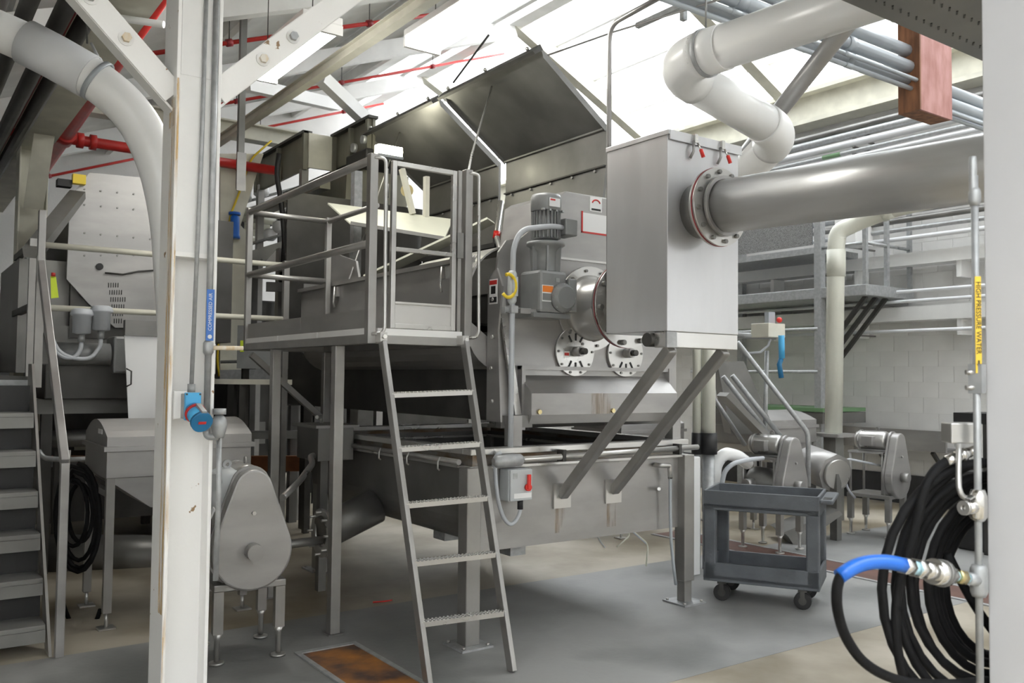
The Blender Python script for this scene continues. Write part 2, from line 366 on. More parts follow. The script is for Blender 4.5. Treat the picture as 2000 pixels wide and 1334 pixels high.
# second beam further right carries the lamps' bay
b2 = thing('roof_beam', 'cream steel roof beam passing between the two lit lamps', 'beam', (2.75, 7, 4.2)); xb = P(690, 105, z=4.29).x
build(B(xb-.04, xb+.04, 4.0, 15, 4.28, 4.29), 'flange', 'cream_paint', b2); build(B(xb-.04, xb+.04, 4.0, 15, 4.37, 4.38), 'flange', 'cream_paint', b2); build(B(xb-.008, xb+.008, 4.0, 15, 4.29, 4.37), 'web', 'cream_paint', b2)
for k, (pa_, pb_) in enumerate((((628, 152), (718, 238)), ((480, 165), (655, 205)))):
    a = P(*pa_, d=9.6); b = P(*pb_, d=10.2+k); tag(build(MB().bar(a, b, .12, .14, up=(0, 0, 1)), 'roof_strut', 'white_paint'), ['steep white roof strut behind the infeed conveyor', 'shallow white roof strut right of the column'][k], 'beam')
# near left column
c1 = thing('steel_column', 'near white steel column with rust streaks and a blue socket', 'column', (1.07, 3.95, 0))
CX0, CX1, CY0, CY1 = .975, 1.165, 3.84, 4.05
build(B(CX0, CX0+.016, CY0, CY1, 0, 3.66), 'flange', 'white_chipped', c1, bev=.003)
build(B(CX1-.016, CX1, CY0, CY1, 0, 3.66), 'flange', 'white_chipped', c1, bev=.003)
build(B(CX0+.016, CX1-.016, 3.93, 3.945, 0, 3.66), 'web', 'white_chipped', c1)
build(B(CX0+.017, CX1-.017, CY0+.004, 3.93, 2.88, 4.0), 'stiffener_plate', 'white_paint', c1, bev=.003)
build(B(CX0+.017, CX1-.017, CY0+.006, 3.93, 2.10, 2.12), 'stiffener_plate', 'white_chipped', c1)
build(B(CX0+.017, CX1-.017, CY0+.006, CY0+.014, 2.12, 2.88), 'cover_plate', 'white_paint', c1)
build(B(CX0+.002, CX0+.013, CY0-.0015, CY0+.001, .2, 2.86), 'rust_streak', 'rust_run', c1)
build(B(CX0-.0015, CX0+.001, CY0+.01, CY0+.07, .6, 2.78), 'rust_streak', 'rust_run', c1)
for s in (-1, 1):
    xa = CX0+.004 if s < 0 else CX1-.004; za = 2.80 if s < 0 else 2.84; L = 1.0; ym = CY0+.05
    k = build(MB().bar((xa, ym, za), (xa+s*L, ym, za+L*.98), .012, .105, up=(0, 0, 1)), 'knee_brace', 'white_chipped', c1, bev=.002)
    for q in (-1, 1): build(MB().bar((xa, ym+.045, za+q*.07), (xa+s*L, ym+.045, za+L*.98+q*.07), .085, .010, up=(0, 0, 1)), 'brace_flange', 'white_paint', k)
    for q in (.2, .34):
        xx = xa+s*L*q; zz = za+L*.98*q; build(MB().cyl((xx, ym-.006, zz), (xx, ym-.030, zz), .020, n=6), 'bolt', 'galv' if q > .3 else 'rust_stain', k); build(MB().cyl((xx, ym-.006, zz), (xx, ym-.012, zz), .032, n=14), 'washer', 'white_paint', k)
build(B(CX0-.0012, CX0+.001, CY0+.02, CY0+.10, 2.66, 2.735), 'rust_patch', 'rust_run', c1)
# far left column
c2 = hcol('steel_column', 'far beige steel column behind the left stair landing', 1.07, 9.2, .24, .24, 3.66, 'cream_paint')
build(MB().bar((1.07, 9.05, 3.1), (1.07, 8.5, 3.66), .16, .014), 'knee_brace', 'cream_paint', c2)
# near right column
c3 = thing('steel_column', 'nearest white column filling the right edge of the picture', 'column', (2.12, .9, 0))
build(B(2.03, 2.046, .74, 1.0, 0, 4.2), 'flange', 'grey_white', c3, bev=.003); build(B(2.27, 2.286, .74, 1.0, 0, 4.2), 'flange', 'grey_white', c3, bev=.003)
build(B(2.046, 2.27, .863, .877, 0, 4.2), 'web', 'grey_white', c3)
# drain cover and trench in the floor
dc = thing('drain_cover', 'rusty square drain cover with steel frame by the ladder', 'drain', (2.17, 4.2, 0))
for a in ((1.975, 2.36, 4.855, 4.895), (1.975, 2.36, 3.50, 3.54), (1.975, 2.005, 3.54, 4.855), (2.33, 2.36, 3.54, 4.855)): build(B(*a, .0, .012), 'frame_bar', 'galv', dc)
build(B(2.005, 2.33, 3.54, 4.855, .0, .006), 'plate', 'rust_plate', dc)
td = thing('trench_drain', 'long red-brown trench drain strip crossing the floor behind the cart', 'drain', (6.7, 4.5, 0))
build(B(6.53, 6.90, 1.0, 6.6, 0, .006), 'channel_cover', 'drain_red', td)
for a in ((6.49, 6.53), (6.90, 6.94)): build(B(*a, 1.0, 6.6, 0, .010), 'edge_strip', 'galv', td)
# ================================================================= TANK
tk = thing('steel_tank', 'long low stainless steel tank on square legs under the machine', 'tank', (3.8, 5.6, 0))
TX0, TX1, TY0, TY1, TZ0, TZ1 = 2.93, 4.70, 4.5, 6.95, .54, 1.17
build(B(TX0, TX1, TY0, TY0+.012, TZ0, 1.10), 'front_plate', 'steel', tk)
prof = [(TX0, 1.1), (TX0, .77)] + [(a, b) for a, b in arc((TX0+.22, .77), .22, math.pi, 1.5*math.pi, 8)] + [(TX1-.05, .55), (TX1, .6), (TX1, 1.1), (TX1-.012, 1.1), (TX1-.012, .61), (TX1-.06, .562), (TX0+.22, .562)] + [(a, b) for a, b in arc((TX0+.22, .77), .208, 1.5*math.pi, math.pi, 8)] + [(TX0+.012, 1.1)]
build(MB().prism(prof, (0, TY0+.012, 0), X, Z, (0, TY1-TY0-.012, 0)), 'shell', 'steel_dull', tk)
build(B(TX0, TX1, TY1, TY1+.012, TZ0, 1.1), 'end_plate', 'steel_dull', tk)
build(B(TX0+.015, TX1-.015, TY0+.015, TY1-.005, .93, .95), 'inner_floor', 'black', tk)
for a in ((TX0-.05, TX1+.05, TY0-.05, TY0+.04), (TX0-.05, TX1+.05, TY1-.03, TY1+.05), (TX0-.05, TX0+.04, TY0+.04, TY1-.03), (TX1-.04, TX1+.05, TY0+.04, TY1-.03)):
    x0_, x1_, y0_, y1_ = a; i_ = .035
    rc_ = build(B(x0_, x1_, y0_, y1_, 1.13, 1.17), 'rim_channel', 'steel_bright', tk, bev=.005)
    build(B(x0_+i_, x1_-i_, y0_+i_, y1_-.005, 1.065, 1.13) if x1_-x0_ > 1 else B(x0_+i_, x1_-.005, y0_, y1_, 1.065, 1.13), 'rim_web', 'rim_rust', rc_)
    build(B(x0_, x1_, y0_, y1_, 1.045, 1.065), 'rim_lip', 'steel_bright', rc_, bev=.003)
build(MB().tube([(TX0-.07, TY0+.05, 1.085), (TX0-.07, TY1-.1, 1.085)], .018, 8), 'rim_pipe', 'steel_tube', tk)
for y in (4.75, 5.15, 5.55):
    build(MB().tube([(TX0-.085, y, 1.10), (TX0-.10, y, 1.07), (TX0-.10, y, 1.03), (TX0-.085, y, 1.02)], .006, 6), 'rim_hook', 'steel_bright', tk)
for n_, x, y in ((0, 2.89, 4.47), (1, 4.74, 4.48), (2, 2.99, 6.9), (3, 4.7, 6.9)):
    lg = build(B(x-.05, x+.05, y-.05, y+.05, .16 if n_ == 1 else .012, 1.06), 'leg', 'steel_tube', tk, bev=.006)
    if n_ == 1: build(B(x-.036, x+.036, y-.036, y+.036, .012, .16), 'leg_insert', 'steel_tube', lg)
    bp = build(B(x-.11, x+.11, y-.11, y+.11, 0.002, .014), 'base_plate', 'galv', lg)
    for i in (-1, 1):
        for j in (-1, 1): build(MB().cyl((x+i*.085, y+j*.085, .014), (x+i*.085, y+j*.085, .026), .011, n=6), 'bolt', 'steel_bright', lg)
# side nozzle with its flange
nz = build(MB().cyl((TX0+.02, 5.83, .66), (2.55, 5.83, .50), .13, .12, n=20), 'nozzle', 'steel_dull', tk)
build(MB().ring((2.55, 5.83, .50), (-1, 0, 0), .10, .17, .02), 'flange', 'steel_bright', nz)
for i in range(8):
    a = i*math.pi/4; build(MB().cyl((2.57, 5.83+.145*math.cos(a), .5+.145*math.sin(a)), (2.49, 5.83+.145*math.cos(a), .5+.145*math.sin(a)), .010, n=6), 'stud', 'steel_bright', nz)
build(MB().tube([(2.54, 5.83, .45), (2.10, 5.75, .46)], .03, 10), 'drain_pipe', 'steel_bright', nz)
build(B(3.3, 3.42, 4.62, 4.8, .46, .56), 'bottom_bracket', 'galv', tk); build(B(3.16, 3.3, 5.2, 5.35, .48, .56), 'bottom_bracket', 'galv', tk)
# stubs hanging under the tank
for i, (px, py, px2, py2, m) in enumerate(((1155, 1045, 1182, 1070, 'label_white'), (1222, 1040, 1262, 1062, 'conduit_grey'), (1270, 1035, 1262, 1105, 'tray_cream'), (1258, 1036, 1205, 1068, 'tray_cream'))):
    a = P(px, py, y=5.1); a.z = .56; b = P(px2, py2, y=5.0); mid = (a+b)/2; mid.z -= .05
    tag(build(MB().tube([V((min(a.x, 4.6), a.y, .565)), mid, b], .006, 6, fil=.05), 'loose_wire', m), ['thin white wire drooping leftmost under the tank', 'grey hose loop drooping under the tank edge', 'pale wire hanging down longest below the tank', 'pale wire looping left under the tank edge'][i], 'wire', 'loose wires under the tank')
# sump box on the tank's left
sb = thing('sump_box', 'small stainless sump box beside the tank corner under the platform', 'box', (2.72, 6.3, .9))
a = P(592, 832, x=2.58); 
build(B(2.58, 2.86, 6.02, 6.42, .98, 1.22), 'body', 'steel_dull', sb, bev=.004); build(B(2.55, 2.89, 5.99, 6.45, 1.22, 1.24), 'lid_rim', 'steel', sb)
build(MB().tube([(2.72, 6.3, 1.24), (2.72, 6.3, 1.29), (2.66, 6.24, 1.29)], .014, 8, fil=.02), 'handle', 'steel_bright', sb)
build(B(2.68, 2.74, 6.2, 6.26, 0, .98), 'post', 'steel_dull', sb)
# conduit along the tank front, switch, looped conduits
cf = thing('tank_conduit', 'bright steel conduit clamped along the tank front rim', 'conduit', (3.9, 4.42, 1.1))
build(MB().tube([(3.18, 4.41, 1.095), (4.80, 4.41, 1.115)], .019, 12), 'pipe', 'steel_bright', cf)
build(MB().lathe([(.02, -.11), (.038, -.09), (.042, 0), (.038, .09), (.02, .11)], (3.12, 4.40, 1.095), X, 12), 'junction_body', 'galv', cf)
for x in (3.55, 4.60): build(B(x-.012, x+.012, 4.385, 4.45, 1.07, 1.145), 'clamp', 'steel_dark', cf)
fl_ = thing('flexible_conduit', 'grey flexible conduit looping under the red-handled switch box', 'conduit', (3.05, 4.40, .8))
pts = [P(x, y, y=4.42) for x, y in ((978, 884), (968, 890), (967, 905), (968, 940), (974, 985), (984, 1013), (996, 1026), (1008, 1018), (1016, 1000), (1016, 985))]
build(MB().tube(pts, .0125, 10, fil=.04, seg=4), 'hose', 'conduit_grey', fl_); build(MB().cyl(pts[2]+V((0, 0, .025)), pts[2]-V((0, 0, .02)), .02, n=10), 'fitting', 'conduit_grey', fl_)
build(MB().cyl(pts[-1]-V((0, 0, .03)), pts[-1]+V((0, 0, .03)), .019, n=10), 'fitting', 'black', fl_)
sw = thing('switch_box', 'grey switch box with red rotary handle on the tank front', 'switch', (3.17, 4.43, .9))
a = P(990, 916, y=4.42); b = P(1034, 976, y=4.42)
SX0, SX1, SZ0, SZ1 = a.x, b.x, b.z, a.z
build(B(SX0, SX1, 4.40, 4.50, SZ0, SZ1), 'body', 'box_grey', sw, bev=.008)
build(B(SX0+.004, SX1-.004, 4.385, 4.40, SZ0+.004, SZ1-.004), 'cover', 'box_grey', sw, bev=.006)
hx, hz = SX0+(SX1-SX0)*.75, SZ0+(SZ1-SZ0)*.52
build(MB().cyl((hx, 4.385, hz-.02), (hx, 4.365, hz-.02), .022, n=14), 'knob', 'red_bright', sw)
build(B(hx-.011, hx+.011, 4.358, 4.375, hz-.03, hz+.06), 'handle', 'red_bright', sw, bev=.003)
build(B(SX0+.03, SX1-.012, 4.383, 4.386, SZ0+.02, SZ0+.05), 'label_plate', 'label_white', sw)
build(B(SX0+.022, SX0+.055, 4.383, 4.386, SZ1-.06, SZ1-.025), 'label_plate', 'galv', sw)
dr = thing('drop_conduit', 'grey flexible conduit dropping beside the tank right leg', 'conduit', (4.55, 4.42, .1))
pts = [P(x, y, y=4.43) for x, y in ((1290, 909), (1308, 909), (1309, 935), (1309, 1000), (1311, 1060), (1316, 1110), (1320, 1142))]
build(MB().tube(pts[1:], .011, 8), 'hose', 'conduit_blue', dr); build(MB().tube([pts[0]+V((0, .06, 0)), pts[0], pts[1], pts[2]], .017, 10, fil=.02), 'elbow', 'steel_bright', dr)
build(MB().cyl(P(1290, 955, y=4.5), P(1287, 955, y=4.44), .012, n=8), 'stud', 'steel_bright', dr)
# ================================================================= MACHINE OVER THE TANK
mc = thing('processing_machine', 'large stainless processing machine with raised dark hood lids', 'machine', (4.0, 6.2, 1.17))
MY = 4.70
face = [(3.22, 1.30), (4.88, 1.30), (4.88, 2.42), (3.72, 2.42), (3.72, 2.76), (3.42, 2.53), (3.30, 2.50), (3.24, 2.42), (3.22, 2.26)]
fp = build(MB().prism(face, (0, MY, 0), X, Z, (0, .02, 0)), 'front_panel', 'steel', mc)
hoodf = [(3.70, 2.43), (4.88, 2.43), (4.88, 2.90), (3.82, 2.90), (3.76, 2.86)]
build(MB().prism(hoodf, (0, MY+.03, 0), X, Z, (0, .66, 0)), 'end_hood', 'steel', mc, bev=.008)
build(B(3.60, 4.90, MY-.012, MY+.03, 2.415, 2.43), 'seam_strip', 'steel_bright', mc)
# protruding lower trough box on the front
lb = build(MB().prism([(MY, 1.62), (MY, 1.27), (MY-.10, 1.30), (MY-.13, 1.36), (MY-.13, 1.50)], (3.42, 0, 0), Y, Z, (1.34, 0, 0)), 'front_box', 'steel', mc, bev=.005)
for x in (3.48, 4.12): build(MB().cyl((x, MY-.13, 1.38), (x, MY-.145, 1.38), .016, n=8), 'stud', 'brass', lb)
build(B(3.40, 3.43, MY-.05, MY, 1.26, 1.68), 'frame_strip', 'steel', mc); build(B(4.755, 4.785, MY-.05, MY, 1.26, 1.68), 'frame_strip', 'steel', mc); build(B(3.40, 4.785, MY-.04, MY, 1.655, 1.68), 'frame_strip', 'steel', mc)
build(B(3.93, 4.10, MY-.1325, MY-.1305, 1.36, 1.50), 'drip_stain', 'drip', lb); build(B(3.80, 3.98, MY-.0015, MY-.0005, 1.63, 1.75), 'drip_stain', 'drip', lb)
# left corner gusset plate, leaning
gp = build(MB().prism([(4.56, 1.32), (4.72, 1.32), (4.72, 2.25), (4.62, 2.30), (4.56, 2.18), (4.60, 1.9)], (3.17, 0, 0), Y, Z, (.014, 0, 0)), 'corner_gusset', 'steel', mc)
for y, z in ((4.65, 1.45), (4.66, 1.66), (4.65, 1.86), (4.65, 2.1)): build(MB().cyl((3.17, y, z), (3.155, y, z), .013, n=6), 'bolt', 'steel_bright', gp)
build(MB().bar((3.24, MY-.02, 2.16), (3.38, MY-.04, 1.33), .02, .05), 'edge_angle', 'steel_bright', mc)
# legs standing on the tank rim
for x, y in ((3.27, 4.56), (4.70, 4.56), (3.05, 6.85), (4.7, 6.85)): build(B(x-.04, x+.04, y-.04, y+.04, 1.17, 1.36), 'foot', 'steel', mc)
build(B(3.2, 3.45, 4.60, 4.66, 1.28, 1.36), 'foot_beam', 'steel_dull', mc)
# lower body and trough
body = [(3.24, 1.32), (4.86, 1.32), (4.86, 2.5), (4.83, 2.5), (4.83, 1.36), (3.27, 1.36), (3.27, 1.9), (3.24, 1.9)]
build(MB().prism(body, (0, MY+.021, 0), X, Z, (0, 3.6, 0)), 'lower_body', 'steel_dark', mc)
tr = [(3.02, 2.36), (3.02, 1.92)] + arc((3.30, 1.92), .28, math.pi, 1.4*math.pi, 6) + [(3.24, 1.68), (3.30, 1.68), (3.30, 1.78), (3.055, 1.95), (3.055, 2.36)]
tg = build(MB().prism(tr, (0, MY+.03, 0), X, Z, (0, 2.75, 0)), 'trough_side', 'steel', mc)
build(B(2.99, 3.07, MY+.02, MY+2.8, 2.34, 2.37), 'trough_rim', 'steel_tube', mc)
build(B(3.03, 3.62, MY+2.75, MY+2.77, 1.8, 2.42), 'trough_end', 'steel_dull', mc)
build(B(3.06, 4.80, MY+.7, MY+2.74, 1.98, 2.0), 'trough_floor', 'steel_dark', mc)
# perforated curved screen and inclined divider inside the trough
pc = [(a, b) for a, b in arc((3.40, 2.12), .36, math.pi*.93, math.pi*.40, 10)] + [(a, b) for a, b in arc((3.40, 2.12), .348, math.pi*.40, math.pi*.93, 10)]
sc_ = build(MB().prism(pc, (0, MY+.06, 0), X, Z, (0, .95, 0), sm=False), 'curved_screen', 'steel_bright', mc)
for i in range(26): build(MB().bar((3.06, MY+.1+i*.035, 2.30), (3.14, MY+.1+i*.035, 2.40), .012, .012), 'screen_rib', 'steel_bright', sc_)
build(MB().bar((3.10, 6.30, 2.38), (3.75, 5.55, 2.80), .22, .015, up=(0, 0, 1)), 'divider_plate', 'tray_cream', mc)
build(MB().prism([(0, 0), (.55, 0), (.75, .42), (.1, .25)], (3.15, 6.55, 2.30), Y, Z, (.02, 0, 0)), 'baffle_plate', 'steel', mc)
for y in (5.0, 6.7):
    ck = build(B(3.0, 3.02, y-.03, y+.03, 2.25, 2.33), 'catch', 'steel_bright', mc); build(MB().tube([(2.99, y, 2.33), (2.98, y, 2.2), (2.99, y, 2.16)], .008, 6), 'catch_lever', 'steel_bright', ck)
# raised hood lids
def lid(y0, y1, m):
    pr = [(4.10, 4.17), (4.80, 3.67), (4.80, 3.36), (4.74, 2.9), (4.76, 2.86), (4.825, 3.35), (4.825, 3.685), (4.10, 4.20)]
    l = build(MB().prism(pr, (0, y0, 0), X, Z, (0, y1-y0, 0)), 'hood_lid', m, mc)
    build(MB().prism([(4.10, 4.21), (4.03, 4.14), (4.05, 4.12), (4.13, 4.17)], (0, y0-.01, 0), X, Z, (0, y1-y0+.02, 0)), 'lid_lip', 'steel_dark', l)
    build(B(4.77, 4.80, y0, y1, 3.655, 3.67), 'seam', 'steel_dull', l); build(B(4.775, 4.80, y0, y1, 3.35, 3.362), 'seam', 'steel_dark', l)
    for i in range(5):
        y = y0+.12+i*(y1-y0-.24)/4; build(MB().cyl((4.79, y, 3.33), (4.775, y, 3.33), .012, n=6), 'rivet', 'steel', l)
        if i % 2 == 0: build(MB().ball((4.07, y, 4.205), .018, 8), 'lid_knob', 'steel_bright', l)
    for y in (y0, y1):
        build(MB().prism([(4.12, 4.16), (4.79, 3.68), (4.79, 3.64), (4.14, 4.11)], (0, y-.004, 0), X, Z, (0, .008, 0)), 'end_rib', m, l)
    return l
l1 = lid(5.42, 6.86, 'steel_dull'); l2 = lid(6.98, 8.42, 'steel_dull')
build(MB().tube([(4.18, 6.2, 4.1), (3.6, 5.6, 3.3), (3.06, 5.02, 2.34)], .009, 8), 'stay_rod', 'steel_bright', l1)
build(MB().tube([(4.2, 7.9, 4.08), (3.6, 7.2, 3.2), (3.06, 6.6, 2.36)], .007, 8), 'stay_rod', 'steel', l2)
# bracket chain of fittings seen in the gap between the lids
gpj = build(MB().tube([(4.79, 6.92, 3.3), (4.74, 6.92, 2.95), (4.62, 6.6, 2.62)], .03, 8), 'gap_conduit', 'steel_bright', mc)
build(MB().cyl((4.745, 6.92, 3.0), (4.735, 6.92, 2.93), .034, n=10), 'red_band', 'red_bright', gpj)
build(B(4.80, 4.83, MY+.7, 8.45, 2.42, 3.0), 'back_plate', 'steel_dull', mc)
# ports
for x in (3.875, 4.345):
    pt = build(MB().cyl((x, MY, 1.785), (x, MY-.022, 1.785), .168, n=32), 'port_cover', 'steel_bright', mc)
    for i in range(10):
        a = i*math.pi/5; build(MB().cyl((x+.15*math.cos(a), MY-.022, 1.785+.15*math.sin(a)), (x+.15*math.cos(a), MY-.03, 1.785+.15*math.sin(a)), .009, n=6), 'bolt', 'steel_dull', pt)
    for a in (60, 90, 120, 240, 270, 300):
        a = math.radians(a); d = V((math.cos(a), 0, math.sin(a))); c = V((x, MY-.024, 1.785))
        build(MB().bar(c+d*.075, c+d*.125, .012, .006, up=(0, 1, 0)), 'slot', 'black', pt)
    build(MB().cyl((x, MY-.02, 1.785), (x, MY-.09, 1.785), .034, n=16), 'hub', 'steel', pt); build(MB().cyl((x, MY-.09, 1.785), (x, MY-.13, 1.785), .022, n=14), 'shaft', 'steel_dark', pt)
build(B(3.77, 3.82, MY-.0245, MY-.022, 1.745, 1.785), 'warning_sticker', 'label_white', mc); build(B(3.775, 3.815, MY-.0255, MY-.0244, 1.755, 1.775), 'sticker_print', 'red', mc)
# outlet: flange, stub, flange pair to the box
ox, oz = 4.02, 2.09
of = build(MB().ring((ox, MY, oz), (0, -1, 0), .19, .295, .016, n=40), 'outlet_flange', 'steel_bright', mc)
for i in range(12):
    a = i*math.pi/6+.2; build(MB().cyl((ox+.265*math.cos(a), MY-.016, oz+.265*math.sin(a)), (ox+.265*math.cos(a), MY-.03, oz+.265*math.sin(a)), .011, n=6), 'bolt', 'steel_dull', of)
os_ = build(MB().lathe([(.235, 0), (.215, .02), (.195, .05), (.195, .36)], (ox, MY-.016, oz), (0, -1, 0), 40), 'outlet_pipe', 'steel_bright', mc)
build(MB().ring((ox, MY-.35, oz), (0, -1, 0), .19, .285, .016, n=40), 'pipe_flange', 'steel', os_); build(MB().ring((ox, MY-.366, oz), (0, -1, 0), .19, .287, .005, n=40), 'gasket', 'red_dull', os_)
build(MB().ring((ox, MY-.371, oz), (0, -1, 0), .19, .285, .018, n=40), 'pipe_flange', 'steel_bright', os_); build(MB().cyl((ox, MY-.385, oz), (ox, 4.012, oz), .17, n=32), 'box_stub', 'steel_dull', os_)
for i in range(10):
    a = i*math.pi/5+.1; build(MB().cyl((ox+.255*math.cos(a), MY-.33, oz+.255*math.sin(a)), (ox+.255*math.cos(a), MY-.42, oz+.255*math.sin(a)), .018, n=8), 'bolt', 'steel_dull', os_)
# stickers on the face
def sticker(x, z, w_, h, n, parent, head='red', y=MY-.002, body='label_white'):
    s = build(B(x, x+w_, y-.002, y, z, z+h), 'warning_sticker', body, parent)
    build(B(x+.004, x+w_-.004, y-.003, y-.002, z+h*.8, z+h*.95), 'sticker_header', head, s)
    build(B(x+w_*.25, x+w_*.75, y-.003, y-.002, z+h*.42, z+h*.72), 'sticker_pictogram', 'ink', s); build(B(x+.006, x+w_-.006, y-.003, y-.002, z+h*.06, z+h*.3), 'sticker_print', 'ink', s)
p = P(953, 586, x=3.16)
s_ = build(MB().prism([(0, 0), (.09, 0), (.09, .16), (0, .16)], (3.165, 4.60, 2.07), Y, Z, (-.003, 0, 0)), 'warning_sticker', 'label_white', mc)
build(B(3.1605, 3.162, 4.604, 4.686, 2.195, 2.222), 'sticker_header', 'red', s_); build(B(3.1605, 3.162, 4.62, 4.67, 2.135, 2.185), 'sticker_pictogram', 'ink', s_); build(B(3.1605, 3.162, 4.606, 4.684, 2.08, 2.115), 'sticker_print', 'ink', s_)
# data panel on the end hood
a = P(1138, 415, y=MY+.03); b = P(1184, 455, y=MY+.03)
dp = build(B(a.x, a.x+.26, MY+.026, MY+.03, b.z-.01, a.z), 'instruction_label', 'label_white', mc); build(B(a.x-.012, a.x, MY+.0255, MY+.03, b.z-.02, a.z+.01), 'label_border', 'red', dp); build(B(a.x-.012, a.x+.272, MY+.0255, MY+.03, b.z-.022, b.z-.01), 'label_border', 'red', dp)
a = P(1152, 404, y=MY+.03)
ap = build(B(a.x, a.x+.11, MY+.026, MY+.03, a.z-.03, a.z+.075), 'rotation_label', 'label_white', mc)
build(MB().tube([(a.x+.055+.038*math.cos(t), MY+.025, a.z+.022+.032*math.sin(t)) for t in [math.pi*(.1+.08*i) for i in range(11)]], .0055, 6), 'rotation_arrow', 'red', ap)
build(B(a.x+.012, a.x+.098, MY+.0245, MY+.026, a.z-.022, a.z-.008), 'label_print', 'ink', ap)
# ---- gearmotor
gm = thing('gear_motor', 'grey vertical gearmotor standing on the machine front corner', 'motor', (3.58, 4.55, 2.05))
gy = 4.50; gx = P(1066, 450, y=gy).x; zt = P(1062, 378, y=gy).z
ml = build(MB().lathe([(.045, 0), (.092, -.012), (.100, -.03), (.100, -.115), (.095, -.12)], (gx, gy, zt), Z, 28), 'fan_cover', 'motor_grey', gm)
mb = build(MB().cyl((gx, gy, zt-.12), (gx, gy, zt-.30), .082, n=24), 'motor_body', 'motor_grey', gm)
for i in range(24):
    a = i*math.pi/12; d = V((math.cos(a), math.sin(a), 0)); c = V((gx, gy, zt-.21)); build(MB().bar(c+d*.08-Z*.085, c+d*.08+Z*.085, .006, .034, up=d), 'cooling_fin', 'motor_grey', mb)
for i in range(4): build(B(gx-.10+.052*i, gx-.085+.052*i, gy-.101, gy-.08, zt-.128, zt-.116), 'fan_screw', 'galv', ml)
build(B(gx-.05, gx+.035, gy-.103, gy-.098, zt-.10, zt-.045), 'rating_plate', 'label_white', ml); build(B(gx-.044, gx-.005, gy-.1045, gy-.103, zt-.062, zt-.052), 'plate_print', 'red', ml)
tb = build(B(gx+.07, gx+.17, gy-.12, gy+.02, zt-.275, zt-.165), 'terminal_box', 'motor_grey', gm, bev=.008)
build(MB().lathe([(.125, 0), (.125, -.02), (.10, -.035), (.075, -.06), (.072, -.19), (.085, -.20)], (gx, gy, zt-.32), Z, 28), 'adapter_flange', 'motor_grey', gm)
for i in range(6):
    a = i*math.pi/3; d = V((math.cos(a), math.sin(a), 0)); c = V((gx, gy, zt)); build(MB().bar(c+d*.085-Z*.35, c+d*.075-Z*.52, .012, .05, up=d), 'rib', 'motor_grey', gm)
gzb = P(1060, 622, y=gy).z; gzt = zt-.51
gb = build(B(gx-.12, gx+.10, gy-.10, gy+.12, gzb+.03, gzt), 'gearbox', 'motor_grey', gm, bev=.02)
build(MB().prism([(-.10, 0), (.02, 0), (.06, .06), (.04, .2), (-.10, .22)], (gx+.10, gy-.02, gzb+.04), Y, Z, (.07, 0, 0)), 'gearbox_side', 'motor_grey', gb, bev=.01)
build(MB().lathe([(.095, 0), (.095, .02), (.075, .035), (.07, .05)], (gx+.06, gy-.10, gzb+.13), (0, -1, 0), 24), 'output_cover', 'motor_grey', gb)
for i in range(8):
    a = i*math.pi/4; build(MB().cyl((gx+.06+.085*math.cos(a), gy-.12, gzb+.13+.085*math.sin(a)), (gx+.06+.085*math.cos(a), gy-.128, gzb+.13+.085*math.sin(a)), .008, n=6), 'bolt', 'galv', gb)
build(B(gx-.16, gx+.14, gy-.09, gy+.14, gzb, gzb+.03), 'mounting_plate', 'motor_grey', gm); build(B(gx-.24, gx+.02, gy-.06, gy-.03, gzb+.02, gzb+.05), 'mounting_bar', 'steel', gm)
st = build(B(gx-.105, gx-.015, gy-.104, gy-.101, gzb+.10, gzb+.205), 'warning_label', 'label_white', gb); build(B(gx-.101, gx-.019, gy-.106, gy-.104, gzb+.16, gzb+.2), 'label_header', 'orange', st); build(B(gx-.101, gx-.019, gy-.106, gy-.104, gzb+.108, gzb+.152), 'label_print', 'motor_grey', st)
for z in (gzb+.23, gzb+.05): build(B(gx+.005, gx+.035, gy-.105, gy-.1, z, z+.025), 'small_plate', 'galv', gb)
# ---- conduit riser with the yellow tube
cr = thing('conduit_riser', 'grey vertical conduit feeding the gearmotor with a yellow curled cord', 'conduit', (3.33, 4.46, 1.17))
cx_ = P(1000, 600, y=4.47).x; top = P(1040, 455, y=4.45)
build(MB().tube([(cx_, 4.47, 1.13), (cx_, 4.47, 1.75), (cx_+.005, 4.47, 2.42), (cx_+.06, 4.46, zt-.26), (gx-.02, 4.40, zt-.225), (gx+.08, 4.42, zt-.225)], .018, 10, fil=.16, seg=8), 'pipe', 'conduit_grey', cr)
zj = P(1005, 560, y=4.46).z
build(MB().lathe([(.016, -.11), (.028, -.09), (.031, 0), (.028, .08), (.02, .10)], (cx_, 4.47, zj), Z, 12), 'pull_body', 'box_grey', cr)
build(B(cx_-.016, cx_+.02, 4.435, 4.45, zj-.06, zj+.06), 'pull_cover', 'box_grey', cr)
build(MB().tube([(cx_-.03+.056*math.sin(t)*1.0-.02, 4.44, zj+.0+.058*math.cos(t)*1.25) for t in [-.35+i*.33 for i in range(17)]][:14], .011, 8), 'yellow_cord', 'yellow', cr)
build(MB().bar((cx_-.06, 4.47, zj-.145), (cx_+.2, 4.5, zj-.14), .012, .03), 'clamp_bar', 'galv', cr); build(B(cx_-.026, cx_+.026, 4.44, 4.50, zj-.165, zj-.12), 'clamp', 'galv', cr)
